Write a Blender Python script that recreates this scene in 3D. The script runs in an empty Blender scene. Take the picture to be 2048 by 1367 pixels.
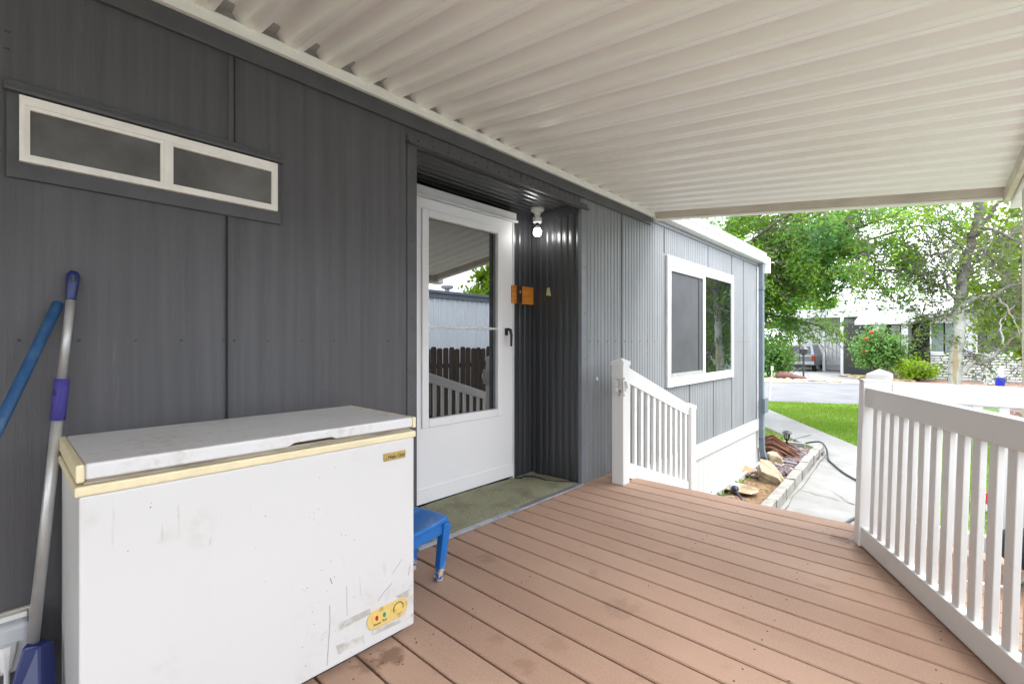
import bpy, bmesh, math, random
import numpy as np
from mathutils import Vector, Matrix, noise as mnoise
PI = math.pi
rad = math.radians
SC = bpy.context.scene
COL = SC.collection

# ------------------------------------------------------------------ camera
YAW, FPX = rad(42.4816), 930.39
CAM = Vector((0.0, -2.0, 1.08))
cd = bpy.data.cameras.new('camera')
cam = bpy.data.objects.new('camera', cd)
COL.objects.link(cam)
cam.location = CAM
cam.rotation_euler = (rad(90), 0, YAW - rad(90))
cd.sensor_width = 36.0
cd.lens = FPX / 2048 * 36
cd.clip_start = 0.03
cd.clip_end = 800
SC.camera = cam

# ------------------------------------------------------------------ sky, sun, exposure
SUN_EL, SUN_AZ = rad(58), rad(-58)          # azimuth measured from +X towards +Y
w = bpy.data.worlds.new('World')
SC.world = w
w.use_nodes = True
nt = w.node_tree
nt.nodes.clear()
N = nt.nodes.new
out = N('ShaderNodeOutputWorld')
bg = N('ShaderNodeBackground')
sky = N('ShaderNodeTexSky')
sky.sky_type = 'NISHITA'
sky.sun_disc = False
sky.sun_elevation = SUN_EL
sky.sun_rotation = rad(90) - SUN_AZ
sky.air_density = 1.0
sky.dust_density = 2.0
tc = N('ShaderNodeTexCoord')
mp = N('ShaderNodeMapping')
mp.inputs['Scale'].default_value = (1, 1, 2.2)
nz = N('ShaderNodeTexNoise')
nz.inputs['Scale'].default_value = 1.7
nz.inputs['Detail'].default_value = 8
nz.inputs['Roughness'].default_value = .55
cr = N('ShaderNodeValToRGB')
cr.color_ramp.elements[0].position = .30
cr.color_ramp.elements[1].position = .52
mx = N('ShaderNodeMix')
mx.data_type = 'RGBA'
mx.inputs['B'].default_value = (10.4, 10.9, 11.6, 1)
nt.links.new(tc.outputs['Generated'], mp.inputs['Vector'])
nt.links.new(mp.outputs[0], nz.inputs['Vector'])
nt.links.new(nz.outputs['Fac'], cr.inputs[0])
nt.links.new(cr.outputs['Color'], mx.inputs['Factor'])
nt.links.new(sky.outputs[0], mx.inputs['A'])
nt.links.new(mx.outputs['Result'], bg.inputs['Color'])
bg.inputs['Strength'].default_value = .15
nt.links.new(bg.outputs[0], out.inputs['Surface'])

sd = bpy.data.lights.new('sun', 'SUN')
sd.energy = 1.4
sd.angle = rad(38)
sd.color = (1, .96, .9)
sun = bpy.data.objects.new('sun', sd)
COL.objects.link(sun)
sdir = Vector((math.cos(SUN_EL) * math.cos(SUN_AZ), math.cos(SUN_EL) * math.sin(SUN_AZ), math.sin(SUN_EL)))
sun.rotation_euler = sdir.to_track_quat('Z', 'Y').to_euler()
sun.location = (5, -6, 12)
SC.view_settings.view_transform = 'Standard'
SC.view_settings.look = 'None'
SC.view_settings.exposure = 1.9
SC.view_settings.gamma = 1
SC.render.engine = 'CYCLES'
SC.cycles.use_denoising = True
SC.cycles.max_bounces = 10
SC.cycles.diffuse_bounces = 6
SC.cycles.glossy_bounces = 4
SC.cycles.sample_clamp_indirect = 6

# ------------------------------------------------------------------ helpers
c_, s_ = math.cos(YAW), math.sin(YAW)
FV, RV = Vector((c_, s_, 0)), Vector((s_, -c_, 0))
def ray(u, v):
    return FV + RV * ((u - 1024) / FPX) + Vector((0, 0, (683.5 - v) / FPX))
def PX(u, v, x):            # measured photo point on the plane X = x
    r = ray(u, v); return CAM + r * ((x - CAM.x) / r.x)
def PY(u, v, y):
    r = ray(u, v); return CAM + r * ((y - CAM.y) / r.y)
def PZ(u, v, z):
    r = ray(u, v); return CAM + r * ((z - CAM.z) / r.z)

ORG = {}
def tag(o, label, cat, group=None, kind=None):
    if label: o['label'] = label
    if cat: o['category'] = cat
    if group: o['group'] = group
    if kind: o['kind'] = kind
    return o
def thing(name, label, cat, loc=(0, 0, 0), group=None, rot=None):
    o = bpy.data.objects.new(name, None)
    o.empty_display_size = .1
    COL.objects.link(o)
    o.location = loc
    if rot: o.rotation_euler = rot
    ORG[o] = Vector(loc)
    return tag(o, label, cat, group)
def dup(root, loc, label=None, rot=None):
    r = root.copy(); COL.objects.link(r); r.location = loc
    if rot: r.rotation_euler = rot
    if label: r['label'] = label
    for ch in list(root.children):
        c = ch.copy(); COL.objects.link(c); c.parent = r
        for g in list(ch.children):
            d = g.copy(); COL.objects.link(d); d.parent = c
    return r

class MB:
    def __init__(s): s.v = []; s.f = []; s.cut = None
    def mark(s): s.cut = len(s.f); return s
    def add(s, vs, fs):
        k = len(s.v); s.v += [tuple(p) for p in vs]; s.f += [tuple(i + k for i in f) for f in fs]; return s
    def box(s, x0, x1, y0, y1, z0, z1):
        x0, x1 = min(x0, x1), max(x0, x1); y0, y1 = min(y0, y1), max(y0, y1); z0, z1 = min(z0, z1), max(z0, z1)
        return s.add([(x, y, z) for z in (z0, z1) for x, y in ((x0, y0), (x1, y0), (x1, y1), (x0, y1))],
                     [(3, 2, 1, 0), (4, 5, 6, 7), (0, 1, 5, 4), (1, 2, 6, 5), (2, 3, 7, 6), (3, 0, 4, 7)])
    def hexa(s, a, b):        # two quads (bottom ring a, top ring b)
        return s.add(list(a) + list(b), [(3, 2, 1, 0), (4, 5, 6, 7), (0, 1, 5, 4), (1, 2, 6, 5), (2, 3, 7, 6), (3, 0, 4, 7)])
    def prism(s, poly, axis, lo, hi):     # polygon in the two other axes, swept along axis
        def P(a, b, t):
            return (t, a, b) if axis == 0 else (a, t, b) if axis == 1 else (a, b, t)
        n = len(poly)
        vs = [P(a, b, lo) for a, b in poly] + [P(a, b, hi) for a, b in poly]
        fs = [tuple(range(n))[::-1], tuple(range(n, 2 * n))] + [(i, (i + 1) % n, n + (i + 1) % n, n + i) for i in range(n)]
        return s.add(vs, fs)
    def tube(s, pts, rads, n=8, cap=True, sq=None):
        pts = [Vector(p) for p in pts]
        if not hasattr(rads, '__len__'): rads = [rads] * len(pts)
        vs, fs = [], []
        up = None
        for i, p in enumerate(pts):
            t = (pts[min(i + 1, len(pts) - 1)] - pts[max(i - 1, 0)])
            if t.length < 1e-9: t = Vector((0, 0, 1))
            t.normalize()
            if up is None:
                up = Vector((0, 0, 1)) if abs(t.z) < .9 else Vector((1, 0, 0))
            a = t.cross(up)
            if a.length < 1e-6: a = t.orthogonal()
            a.normalize(); b = a.cross(t); up = b
            for k in range(n):
                th = 2 * PI * (k + .5) / n
                vs.append(p + (a * math.cos(th) + b * math.sin(th)) * rads[i])
        for i in range(len(pts) - 1):
            for k in range(n):
                fs.append((i * n + k, i * n + (k + 1) % n, (i + 1) * n + (k + 1) % n, (i + 1) * n + k))
        if cap:
            fs.append(tuple(range(n))[::-1]); fs.append(tuple(range((len(pts) - 1) * n, len(pts) * n)))
        return s.add(vs, fs)
    def lathe(s, prof, c, n=24):
        vs, fs = [], []
        for r, z in prof:
            for k in range(n):
                th = 2 * PI * k / n
                vs.append((c[0] + r * math.cos(th), c[1] + r * math.sin(th), c[2] + z))
        for i in range(len(prof) - 1):
            for k in range(n):
                fs.append((i * n + k, i * n + (k + 1) % n, (i + 1) * n + (k + 1) % n, (i + 1) * n + k))
        fs.append(tuple(range(n))[::-1]); fs.append(tuple(range((len(prof) - 1) * n, len(prof) * n)))
        return s.add(vs, fs)
    def build(s, name, m, parent=None, smooth=False, bevel=0, local=False, seg=2):
        me = bpy.data.meshes.new(name)
        off = Vector((0, 0, 0))
        if parent is not None and not local:
            off = ORG.get(parent, Vector((0, 0, 0)))
        vs = [(p[0] - off.x, p[1] - off.y, p[2] - off.z) for p in s.v] if off.length > 0 else s.v
        me.from_pydata(vs, [], s.f)
        if isinstance(m, (list, tuple)):
            for q in m: me.materials.append(q)
            me.polygons.foreach_set('material_index', [0 if i < s.cut else 1 for i in range(len(s.f))])
        else:
            me.materials.append(m)
        bm = bmesh.new(); bm.from_mesh(me)
        bmesh.ops.recalc_face_normals(bm, faces=bm.faces)
        bm.to_mesh(me); bm.free()
        if smooth:
            me.polygons.foreach_set('use_smooth', [True] * len(me.polygons))
        o = bpy.data.objects.new(name, me)
        COL.objects.link(o)
        if parent is not None:
            o.parent = parent
            ORG[o] = ORG.get(parent, Vector((0, 0, 0)))
        else:
            ORG[o] = Vector((0, 0, 0))
        if bevel:
            b = o.modifiers.new('bevel', 'BEVEL'); b.width = bevel; b.segments = seg; b.limit_method = 'ANGLE'
            b.harden_normals = False
        if smooth == 'auto':
            pass
        return o

def leafmesh(name, C, U, Vv, m, parent=None, six=False):
    """many small leaf faces: centres C, half axes U (length) and Vv (width), numpy (n,3)"""
    n = len(C)
    if six:
        P = np.stack([C - U, C - U * .35 + Vv, C + U * .4 + Vv * .9, C + U, C + U * .4 - Vv * .9, C - U * .35 - Vv], 1)
        k = 6
    else:
        P = np.stack([C - U, C + Vv, C + U, C - Vv], 1); k = 4
    off = np.array(ORG.get(parent, Vector((0, 0, 0)))) if parent is not None else np.zeros(3)
    P = (P.reshape(-1, 3) - off).astype(np.float32)
    me = bpy.data.meshes.new(name)
    me.vertices.add(n * k); me.vertices.foreach_set('co', P.ravel())
    me.loops.add(n * k); me.loops.foreach_set('vertex_index', np.arange(n * k, dtype=np.int32))
    me.polygons.add(n); me.polygons.foreach_set('loop_start', np.arange(0, n * k, k, dtype=np.int32))
    me.polygons.foreach_set('loop_total', np.full(n, k, dtype=np.int32))
    me.update(calc_edges=True); me.validate()
    me.materials.append(m)
    o = bpy.data.objects.new(name, me); COL.objects.link(o)
    if parent is not None: o.parent = parent
    return o

# ------------------------------------------------------------------ materials
def srgb(r, g, b):
    f = lambda c: (c / 255 / 12.92) if c / 255 <= .04045 else ((c / 255 + .055) / 1.055) ** 2.4
    return (f(r), f(g), f(b))
class NT:
    def __init__(s, name):
        s.m = bpy.data.materials.new(name); s.m.use_nodes = True
        s.t = s.m.node_tree; s.t.nodes.clear()
        s.o = s.n('ShaderNodeOutputMaterial')
    def n(s, typ, **kw):
        x = s.t.nodes.new(typ)
        for k, v in kw.items():
            if k in x.inputs: x.inputs[k].default_value = v
            else: setattr(x, k, v)
        return x
    def l(s, a, b): s.t.links.new(a, b)
    def coord(s, scale=(1, 1, 1), kind='Object', rot=(0, 0, 0)):
        if kind == 'World':
            t = s.n('ShaderNodeNewGeometry').outputs['Position']
        else:
            t = s.n('ShaderNodeTexCoord').outputs[kind]
        mpn = s.n('ShaderNodeMapping'); mpn.inputs['Scale'].default_value = scale; mpn.inputs['Rotation'].default_value = rot
        s.l(t, mpn.inputs['Vector']); return mpn.outputs[0]
    def noise(s, vec, scale=5, detail=4, rough=.55, dist=0):
        x = s.n('ShaderNodeTexNoise'); x.inputs['Scale'].default_value = scale; x.inputs['Detail'].default_value = detail
        x.inputs['Roughness'].default_value = rough; x.inputs['Distortion'].default_value = dist
        s.l(vec, x.inputs['Vector']); return x.outputs['Fac']
    def ramp(s, fac, a, b, ca=(0, 0, 0, 1), cb=(1, 1, 1, 1)):
        r = s.n('ShaderNodeValToRGB'); r.color_ramp.elements[0].position = a; r.color_ramp.elements[1].position = b
        r.color_ramp.elements[0].color = ca; r.color_ramp.elements[1].color = cb
        s.l(fac, r.inputs[0]); return r.outputs['Color']
    def mix(s, fac, a, b):
        x = s.n('ShaderNodeMix', data_type='RGBA')
        for i, val in (('Factor', fac), ('A', a), ('B', b)):
            if isinstance(val, (tuple, list)): x.inputs[i].default_value = (*val[:3], 1)
            elif isinstance(val, (int, float)): x.inputs[i].default_value = val
            else: s.l(val, x.inputs[i])
        return x.outputs['Result']
    def math(s, op, a, b=0.0):
        x = s.n('ShaderNodeMath', operation=op)
        for i, val in ((0, a), (1, b)):
            if isinstance(val, (int, float)): x.inputs[i].default_value = val
            else: s.l(val, x.inputs[i])
        return x.outputs[0]
    def bsdf(s, col, rough=.5, metal=0, spec=.5, bump=None, bstr=.3, bdist=.01, **kw):
        p = s.n('ShaderNodeBsdfPrincipled')
        if isinstance(col, (tuple, list)): p.inputs['Base Color'].default_value = (*col[:3], 1)
        else: s.l(col, p.inputs['Base Color'])
        if isinstance(rough, (int, float)): p.inputs['Roughness'].default_value = rough
        else: s.l(rough, p.inputs['Roughness'])
        p.inputs['Metallic'].default_value = metal
        p.inputs['Specular IOR Level'].default_value = spec
        if bump is not None:
            b = s.n('ShaderNodeBump'); b.inputs['Strength'].default_value = bstr; b.inputs['Distance'].default_value = bdist
            s.l(bump, b.inputs['Height']); s.l(b.outputs[0], p.inputs['Normal'])
        s.l(p.outputs[0], s.o.inputs['Surface'])
        return p

def simple(name, c, rough=.5, metal=0, var=.18, vs=6, bump=.0, bs=60, st=(1, 1, 1), c2=None, spec=.5, lo=.35, hi=.7):
    a = NT(name); v = a.coord(st)
    n1 = a.noise(v, vs, 6)
    c2 = c2 or tuple(x * (1 - var) for x in c)
    col = a.mix(a.ramp(n1, lo, hi), c, c2)
    a.bsdf(col, rough, metal, spec, a.noise(v, bs, 6, .65) if bump else None, bump, .012)
    return a.m

def dirty_white(name, c=(.82, .82, .82), dirt=(.42, .37, .29), amount=.62, chips=False, rough=.35, fine=1.0):
    a = NT(name); v = a.coord()
    big = a.noise(v, 3.2 * fine, 8, .62)
    sm = a.noise(v, 22 * fine, 6, .65)
    mask = a.math('MULTIPLY', a.ramp(big, amount - .05, amount + .2), a.ramp(sm, .42, .7))
    col = a.mix(a.math('MULTIPLY', mask, .7), c, dirt)
    soft = a.ramp(a.noise(v, 1.6, 3), .3, .8)
    col = a.mix(a.math('MULTIPLY', soft, .12), col, tuple(x * .8 for x in c))
    if chips:
        vo = a.n('ShaderNodeTexVoronoi'); vo.inputs['Scale'].default_value = 34
        a.l(v, vo.inputs['Vector'])
        gate_ = a.ramp(a.noise(v, 2.3, 3), .52, .56)
        ch = a.math('MULTIPLY', a.math('LESS_THAN', vo.outputs['Distance'], .05), gate_)
        col = a.mix(ch, col, (.04, .035, .03))
        vz = a.coord((6, 6, .7))
        st = a.math('MULTIPLY', a.ramp(a.noise(vz, 9, 5, .6), .66, .70), a.ramp(big, .45, .6))
        col = a.mix(a.math('MULTIPLY', st, .35), col, (.3, .26, .2))
    a.bsdf(col, rough, 0, .5, sm, .02, .01)
    return a.m

def mat_siding(name, c):
    a = NT(name); v = a.coord()
    g = a.coord((16, 16, 1.1))
    grain = a.noise(g, 8, 8, .7, .6)
    streak = a.noise(a.coord((9, 9, .22)), 3.0, 5, .6)
    col = a.mix(a.ramp(streak, .35, .75), c, tuple(x * 1.55 for x in c))
    blot = a.noise(v, 1.1, 4)
    col = a.mix(a.math('MULTIPLY', a.ramp(blot, .35, .75), .4), col, (c[0] * .80, c[1] * .77, c[2] * .72))
    wear = a.math('MULTIPLY', a.ramp(grain, .58, .66), a.ramp(a.noise(a.coord((5, 5, .5)), 2, 3), .46, .62))
    col = a.mix(a.math('MULTIPLY', wear, .38), col, tuple(x * 2.3 for x in c))
    a.bsdf(col, a.ramp(streak, 0, 1, (.46, .46, .46, 1), (.58, .58, .58, 1)), 0, .42, grain, .32, .006)
    return a.m

def mat_deck(name, axis_x0, pitch):
    a = NT(name)
    pos = a.n('ShaderNodeNewGeometry').outputs['Position']
    sx = a.n('ShaderNodeSeparateXYZ'); a.l(pos, sx.inputs[0])
    idx = a.math('FLOOR', a.math('DIVIDE', a.math('SUBTRACT', sx.outputs[0], axis_x0), pitch))
    wn = a.n('ShaderNodeTexWhiteNoise', noise_dimensions='1D'); a.l(idx, wn.inputs['W'])
    v = a.coord((1, 1, 1), 'World')
    base = a.mix(wn.outputs['Value'], (.335, .208, .145), (.42, .273, .20))
    fine = a.noise(v, 150, 4, .75)
    col = a.mix(a.ramp(fine, .34, .66), a.mix(.75, base, (.24, .14, .095)), base)
    col = a.mix(a.math('MULTIPLY', a.ramp(a.noise(v, 210, 2, .6), .60, .70), .5), col, (.62, .47, .37))
    fade = a.noise(a.coord((.9, .5, 1), 'World'), 1.7, 5, .6)
    col = a.mix(a.math('MULTIPLY', a.ramp(fade, .38, .68), .55), col, (.44, .29, .21))
    vo = a.n('ShaderNodeTexNoise'); vo.inputs['Scale'].default_value = 4.6; vo.inputs['Detail'].default_value = 3; a.l(v, vo.inputs['Vector'])
    st = a.ramp(vo.outputs['Fac'], .67, .77)
    col = a.mix(a.math('MULTIPLY', st, .42), col, (.15, .075, .045))
    grain = a.noise(a.coord((30, 1.4, 30), 'World'), 6, 4, .6)
    col = a.mix(a.math('MULTIPLY', a.ramp(grain, .5, .8), .25), col, (.23, .13, .085))
    for (u, v_, r_, k_) in ((782, 1312, .055, .65), (735, 1330, .05, .5), (1240, 1212, .075, .24), (1685, 1078, .07, .5), (1110, 1290, .05, .2), (975, 1115, .06, .3), (1050, 1330, .04, .25), (1350, 1110, .05, .2)):
        p = PZ(u, v_, 0)
        d = a.n('ShaderNodeVectorMath', operation='DISTANCE'); a.l(pos, d.inputs[0]); d.inputs[1].default_value = p
        wob = a.math('ADD', d.outputs['Value'], a.math('MULTIPLY', a.math('SUBTRACT', a.noise(v, 26, 4, .65), .5), r_ * 2.6))
        col = a.mix(a.math('MULTIPLY', a.ramp(wob, r_ * .55, r_ * 1.05, (1, 1, 1, 1), (0, 0, 0, 1)), k_), col, (.11, .052, .03))
    a.bsdf(col, .62, 0, .38, fine, .35, .003)
    return a.m

def mat_leaf(name, ca, cb, trans=.4, rough=.5, cc=None):
    a = NT(name)
    ge = a.n('ShaderNodeNewGeometry')
    rnd = ge.outputs['Random Per Island']
    col = a.mix(rnd, ca, cb)
    n1 = a.noise(a.coord((1, 1, 1), 'World'), 1.1, 3)
    col = a.mix(a.ramp(n1, .42, .68), col, cc or tuple((x + y) * .5 * .75 for x, y in zip(ca, cb)))
    p = a.n('ShaderNodeBsdfPrincipled'); a.l(col, p.inputs['Base Color']); p.inputs['Roughness'].default_value = rough
    p.inputs['Specular IOR Level'].default_value = .3
    tr = a.n('ShaderNodeBsdfTranslucent'); a.l(a.mix(.25, col, (.35, .42, .02)), tr.inputs['Color'])
    m = a.n('ShaderNodeMixShader'); m.inputs[0].default_value = trans
    a.l(p.outputs[0], m.inputs[1]); a.l(tr.outputs[0], m.inputs[2]); a.l(m.outputs[0], a.o.inputs['Surface'])
    return a.m

def mat_mirror_glass(name, dark, fac, rough=.0, tint=(.95, .97, 1)):
    a = NT(name)
    d = a.n('ShaderNodeBsdfDiffuse'); d.inputs['Color'].default_value = (*dark, 1)
    g = a.n('ShaderNodeBsdfGlossy'); g.inputs['Color'].default_value = (*tint, 1); g.inputs['Roughness'].default_value = rough
    m = a.n('ShaderNodeMixShader'); m.inputs[0].default_value = fac
    a.l(d.outputs[0], m.inputs[1]); a.l(g.outputs[0], m.inputs[2]); a.l(m.outputs[0], a.o.inputs['Surface'])
    return a.m

def mat_emit(name, c, st):
    a = NT(name); e = a.n('ShaderNodeEmission'); e.inputs[0].default_value = (*c, 1); e.inputs[1].default_value = st
    a.l(e.outputs[0], a.o.inputs['Surface']); return a.m

def mat_aspen():
    a = NT('aspen_bark'); v = a.coord((1, 1, 1), 'World')
    col = a.mix(a.ramp(a.noise(v, 9, 5), .35, .7), (.34, .33, .30), (.45, .44, .41))
    sx = a.n('ShaderNodeSeparateXYZ'); a.l(a.n('ShaderNodeNewGeometry').outputs['Position'], sx.inputs[0])
    marks = a.ramp(a.noise(a.coord((2.2, 2.2, 7), 'World'), 2.6, 6, .7), .60, .65)
    col = a.mix(a.math('MULTIPLY', marks, .92), col, (.03, .027, .025))
    hi = a.ramp(a.math('MULTIPLY', a.math('ADD', sx.outputs[2], a.math('MULTIPLY', a.noise(v, 3, 4), 1.4)), .25), .58, .80)
    tan = a.ramp(a.noise(a.coord((5, 5, .35), 'World'), 1.7, 4), .52, .57)
    col = a.mix(a.math('MULTIPLY', tan, .75), col, (.33, .22, .10))
    col = a.mix(a.math('MULTIPLY', hi, .88), col, (.075, .062, .052))
    a.bsdf(col, .8, 0, .3, a.noise(v, 26, 5), .5, .01)
    return a.m

def mat_stone():
    a = NT('painted_stone_veneer')
    sx = a.n('ShaderNodeSeparateXYZ'); a.l(a.n('ShaderNodeNewGeometry').outputs['Position'], sx.inputs[0])
    cx = a.n('ShaderNodeCombineXYZ'); a.l(sx.outputs[1], cx.inputs[0]); a.l(sx.outputs[2], cx.inputs[1]); v = cx.outputs[0]
    br = a.n('ShaderNodeTexBrick'); a.l(v, br.inputs['Vector'])
    br.inputs['Scale'].default_value = 1.0; br.inputs['Brick Width'].default_value = .62; br.inputs['Row Height'].default_value = .13
    br.inputs['Mortar Size'].default_value = .02; br.inputs['Color1'].default_value = (.56, .56, .55, 1); br.inputs['Color2'].default_value = (.44, .44, .43, 1)
    br.inputs['Mortar'].default_value = (.13, .12, .11, 1); br.offset = .37; br.squash = 1.6; br.squash_frequency = 3
    col = a.mix(a.math('MULTIPLY', a.ramp(a.noise(a.coord((1, 1, 1), 'World'), 3, 6), .5, .75), .4), br.outputs['Color'], (.3, .27, .23))
    a.bsdf(col, .8, 0, .3, br.outputs['Fac'], -.6, .02)
    return a.m

M = {}
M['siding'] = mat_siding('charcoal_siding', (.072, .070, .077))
M['siding_lit'] = mat_siding('skylit_ribbed_siding', (.166, .172, .182))  # left wall's siding with skylight put into a lighter colour
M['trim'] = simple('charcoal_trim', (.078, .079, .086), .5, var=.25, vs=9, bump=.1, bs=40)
M['trim_lit'] = simple('skylit_trim', (.165, .176, .192), .5, var=.15, vs=9)  # charcoal trim lightened to carry the same painted skylight
M['seam'] = simple('dark_seam_gap', (.012, .012, .013), .8)  # one near-black tone for joints, screws and hidden backing
M['screw'] = simple('weathered_screw', (.06, .06, .062), .5)
M['pan'] = simple('cream_awning_enamel', (.925, .912, .895), .36, var=.05, vs=1.6, bump=.015, bs=30)
M['ledger'] = simple('cream_ledger_metal', (.86, .84, .80), .4, var=.08, vs=7)
M['beam'] = simple('weathered_beam_paint', (.62, .55, .49), .6, var=.25, vs=14, bump=.15, bs=40, st=(1, .25, 1))
M['post_tan'] = simple('tan_post_paint', (.62, .56, .43), .55, var=.2, vs=9)
M['vinyl'] = dirty_white('white_vinyl', (.70, .70, .695), (.40, .36, .30), .60, rough=.33, fine=1.6)
M['vinyl_old'] = dirty_white('white_vinyl_post', (.68, .68, .67), (.5, .42, .3), .66)
M['skirt'] = dirty_white('white_skirting', (.46, .46, .45), (.55, .50, .42), .6, rough=.4)
M['door'] = dirty_white('white_storm_door', (.80, .80, .81), (.6, .58, .53), .7, rough=.45)
M['alum'] = simple('white_aluminium', (.66, .66, .66), .35, var=.1, vs=12)
M['old_frame'] = simple('yellowed_window_frame', (.84, .805, .765), .45, var=.12, vs=16)
M['frost'] = simple('frosted_dark_glass', (.17, .165, .16), .26, var=.72, vs=2.6, bump=.15, bs=220)  # mottled tone in the colour stands in for reflections
M['doorglass'] = mat_mirror_glass('storm_door_glass', (.004, .004, .0045), .28)
M['winglass'] = mat_mirror_glass('window_glass', (.006, .007, .008), .34, 0, (.9, 1, .97))
M['screen'] = simple('insect_screen', (.055, .056, .062), .7, var=.35, vs=3, bump=.2, bs=600)
M['black'] = simple('black_plastic', (.018, .018, .02), .4)
M['blackmetal'] = simple('black_metal', (.015, .015, .016), .45)
M['white_p'] = simple('white_plastic', (.78, .78, .76), .4)
M['bulb'] = mat_emit('lit_bulb', (1, .98, .94), 11)
M['carpet'] = None
M['strip'] = simple('metal_edge_strip', (.42, .45, .5), .35, .6, var=.35, vs=15)
M['orange'] = simple('orange_painted_board', (.72, .26, .03), .5, var=.4, vs=7, bump=.12, bs=30, st=(1, 1, 6))
M['freezer'] = dirty_white('freezer_enamel', (.63, .63, .63), (.33, .28, .21), .60, chips=True)
M['freezer_lid'] = dirty_white('freezer_lid_enamel', (.66, .66, .67), (.27, .22, .15), .50, chips=False, fine=1.6)
M['yellowed'] = simple('yellowed_plastic', (.78, .69, .46), .4, var=.14, vs=11)
M['gasket'] = simple('grey_gasket', (.46, .40, .31), .6, var=.5, vs=20, st=(.4, 1, 3))
M['gold'] = simple('gold_badge', (.55, .40, .14), .35, .3, var=.3, vs=40)
M['panel_y'] = simple('worn_yellow_panel', (.66, .49, .18), .42, c2=(.34, .24, .08), vs=30, lo=.56, hi=.74)
M['panel_y2'] = simple('yellow_dial', (.74, .54, .16), .35, var=.1)
M['red'] = simple('red_indicator', (.5, .02, .02), .3)
M['green'] = simple('green_indicator', (.02, .28, .24), .3)
M['ink'] = simple('black_ink', (.02, .018, .015), .6)
M['tape'] = simple('dirty_tape_residue', (.42, .40, .36), .7, c2=(.60, .59, .57), vs=26, lo=.4, hi=.6)
M['bluepaint'] = simple('worn_blue_paint', (.012, .135, .44), .38, c2=(.20, .34, .55), vs=11, lo=.56, hi=.74, bump=.05, bs=40)
M['rawwood'] = simple('bare_wood', (.62, .46, .25), .6, c2=(.25, .2, .14), vs=40, lo=.55, hi=.7)
M['bluepole'] = simple('blue_handle', (.012, .07, .19), .42, c2=(.05, .13, .25), vs=18, lo=.5, hi=.75)
M['navy'] = simple('navy_plastic', (.008, .02, .125), .35)
M['navydark'] = simple('dark_navy_plastic', (.012, .018, .045), .4)
M['sleeve'] = simple('purple_foam_sleeve', (.055, .045, .25), .75, c2=(.02, .015, .07), vs=35, lo=.6, hi=.7, bump=.3, bs=80)
M['polemetal'] = simple('dull_aluminium_pole', (.52, .52, .52), .38, .55, var=.2, vs=14)
M['clearplastic'] = simple('cloudy_outlet_cover', (.55, .57, .6), .2, var=.2, vs=10)
M['bounce_pale'] = simple('bounce_concrete', (.52, .51, .50), .85, c2=(.44, .43, .42), vs=1.5, bump=.2, bs=60)  # extra pale so the added slab bounces more light
M['concrete'] = simple('pale_concrete', (.215, .21, .203), .85, c2=(.165, .16, .152), vs=3.2, bump=.3, bs=90)
M['block'] = simple('limewashed_block', (.27, .258, .233), .85, c2=(.16, .15, .13), vs=9, bump=.5, bs=60)
M['crack'] = simple('moss_crack', (.07, .075, .04), .9)
M['dirt'] = simple('sandy_dirt', (.21, .13, .066), .95, c2=(.11, .066, .034), vs=11, bump=.6, bs=60)
M['rock'] = simple('cream_sandstone', (.33, .275, .185), .85, c2=(.15, .10, .05), vs=5, bump=.9, bs=22, lo=.42, hi=.66)
M['rock_red'] = simple('tan_sandstone', (.30, .165, .085), .85, c2=(.36, .25, .15), vs=7, bump=.6, bs=24)
M['driftwood'] = simple('rusty_brown_driftwood', (.16, .058, .027), .85, c2=(.055, .022, .013), vs=7, bump=.9, bs=22, st=(1, 6, 6))
M['greywood'] = simple('grey_timber', (.20, .19, .2), .85, c2=(.11, .1, .1), vs=8, st=(6, 1, 6), bump=.5, bs=40)
M['hose'] = simple('black_rubber_hose', (.02, .021, .024), .45)
M['downspout'] = simple('slate_downspout', (.125, .155, .185), .4, var=.12, vs=4)
M['road'] = simple('worn_asphalt', (.115, .115, .12), .9, c2=(.08, .08, .085), vs=1.1, bump=.35, bs=60)
M['lawn'] = simple('lawn_ground', (.085, .19, .012), .95, c2=(.12, .21, .02), vs=2.5, bump=.5, bs=50)
M['mulch'] = simple('red_bark_mulch', (.17, .06, .04), .95, c2=(.34, .26, .2), vs=25, bump=.8, bs=40)
M['straw'] = simple('tan_stone_edging', (.50, .38, .22), .9, c2=(.3, .2, .1), vs=4, bump=.4, bs=30)
M['white_wall'] = simple('white_house_siding', (.50, .50, .51), .55, var=.08, vs=2)
M['white_roof'] = simple('white_metal_roof', (.42, .42, .44), .45, var=.06, vs=2)
M['grey_eave'] = simple('grey_eave', (.42, .43, .46), .6, var=.1)
M['stone'] = mat_stone()
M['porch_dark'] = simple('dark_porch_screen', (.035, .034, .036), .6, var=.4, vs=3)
M['farglass'] = simple('dim_window_glass', (.09, .115, .115), .15, c2=(.18, .22, .21), vs=.9)
M['suv'] = simple('silver_paint', (.17, .18, .19), .28, .5, var=.06)
M['tyre'] = simple('tyre_rubber', (.018, .018, .02), .8)
M['taillight'] = simple('red_tail_light', (.22, .02, .012), .25)
M['nwall'] = simple('grey_neighbour_siding', (.74, .76, .81), .5, var=.08, vs=2, st=(3, 3, .4))
M['ntrim'] = simple('slate_roof_trim', (.16, .18, .22), .5, var=.15)
M['fence'] = simple('dark_brown_fence_boards', (.045, .022, .012), .85, c2=(.012, .008, .006), vs=4, st=(5, 5, .5), bump=.5, bs=30)
M['cord'] = simple('white_cord', (.78, .78, .78), .5)
M['bark'] = simple('grey_brown_bark', (.13, .105, .085), .9, c2=(.06, .05, .04), vs=14, bump=.8, bs=30)
M['bark2'] = simple('dark_twig_bark', (.085, .07, .06), .9, c2=(.15, .13, .11), vs=14)
M['aspen'] = mat_aspen()
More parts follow.
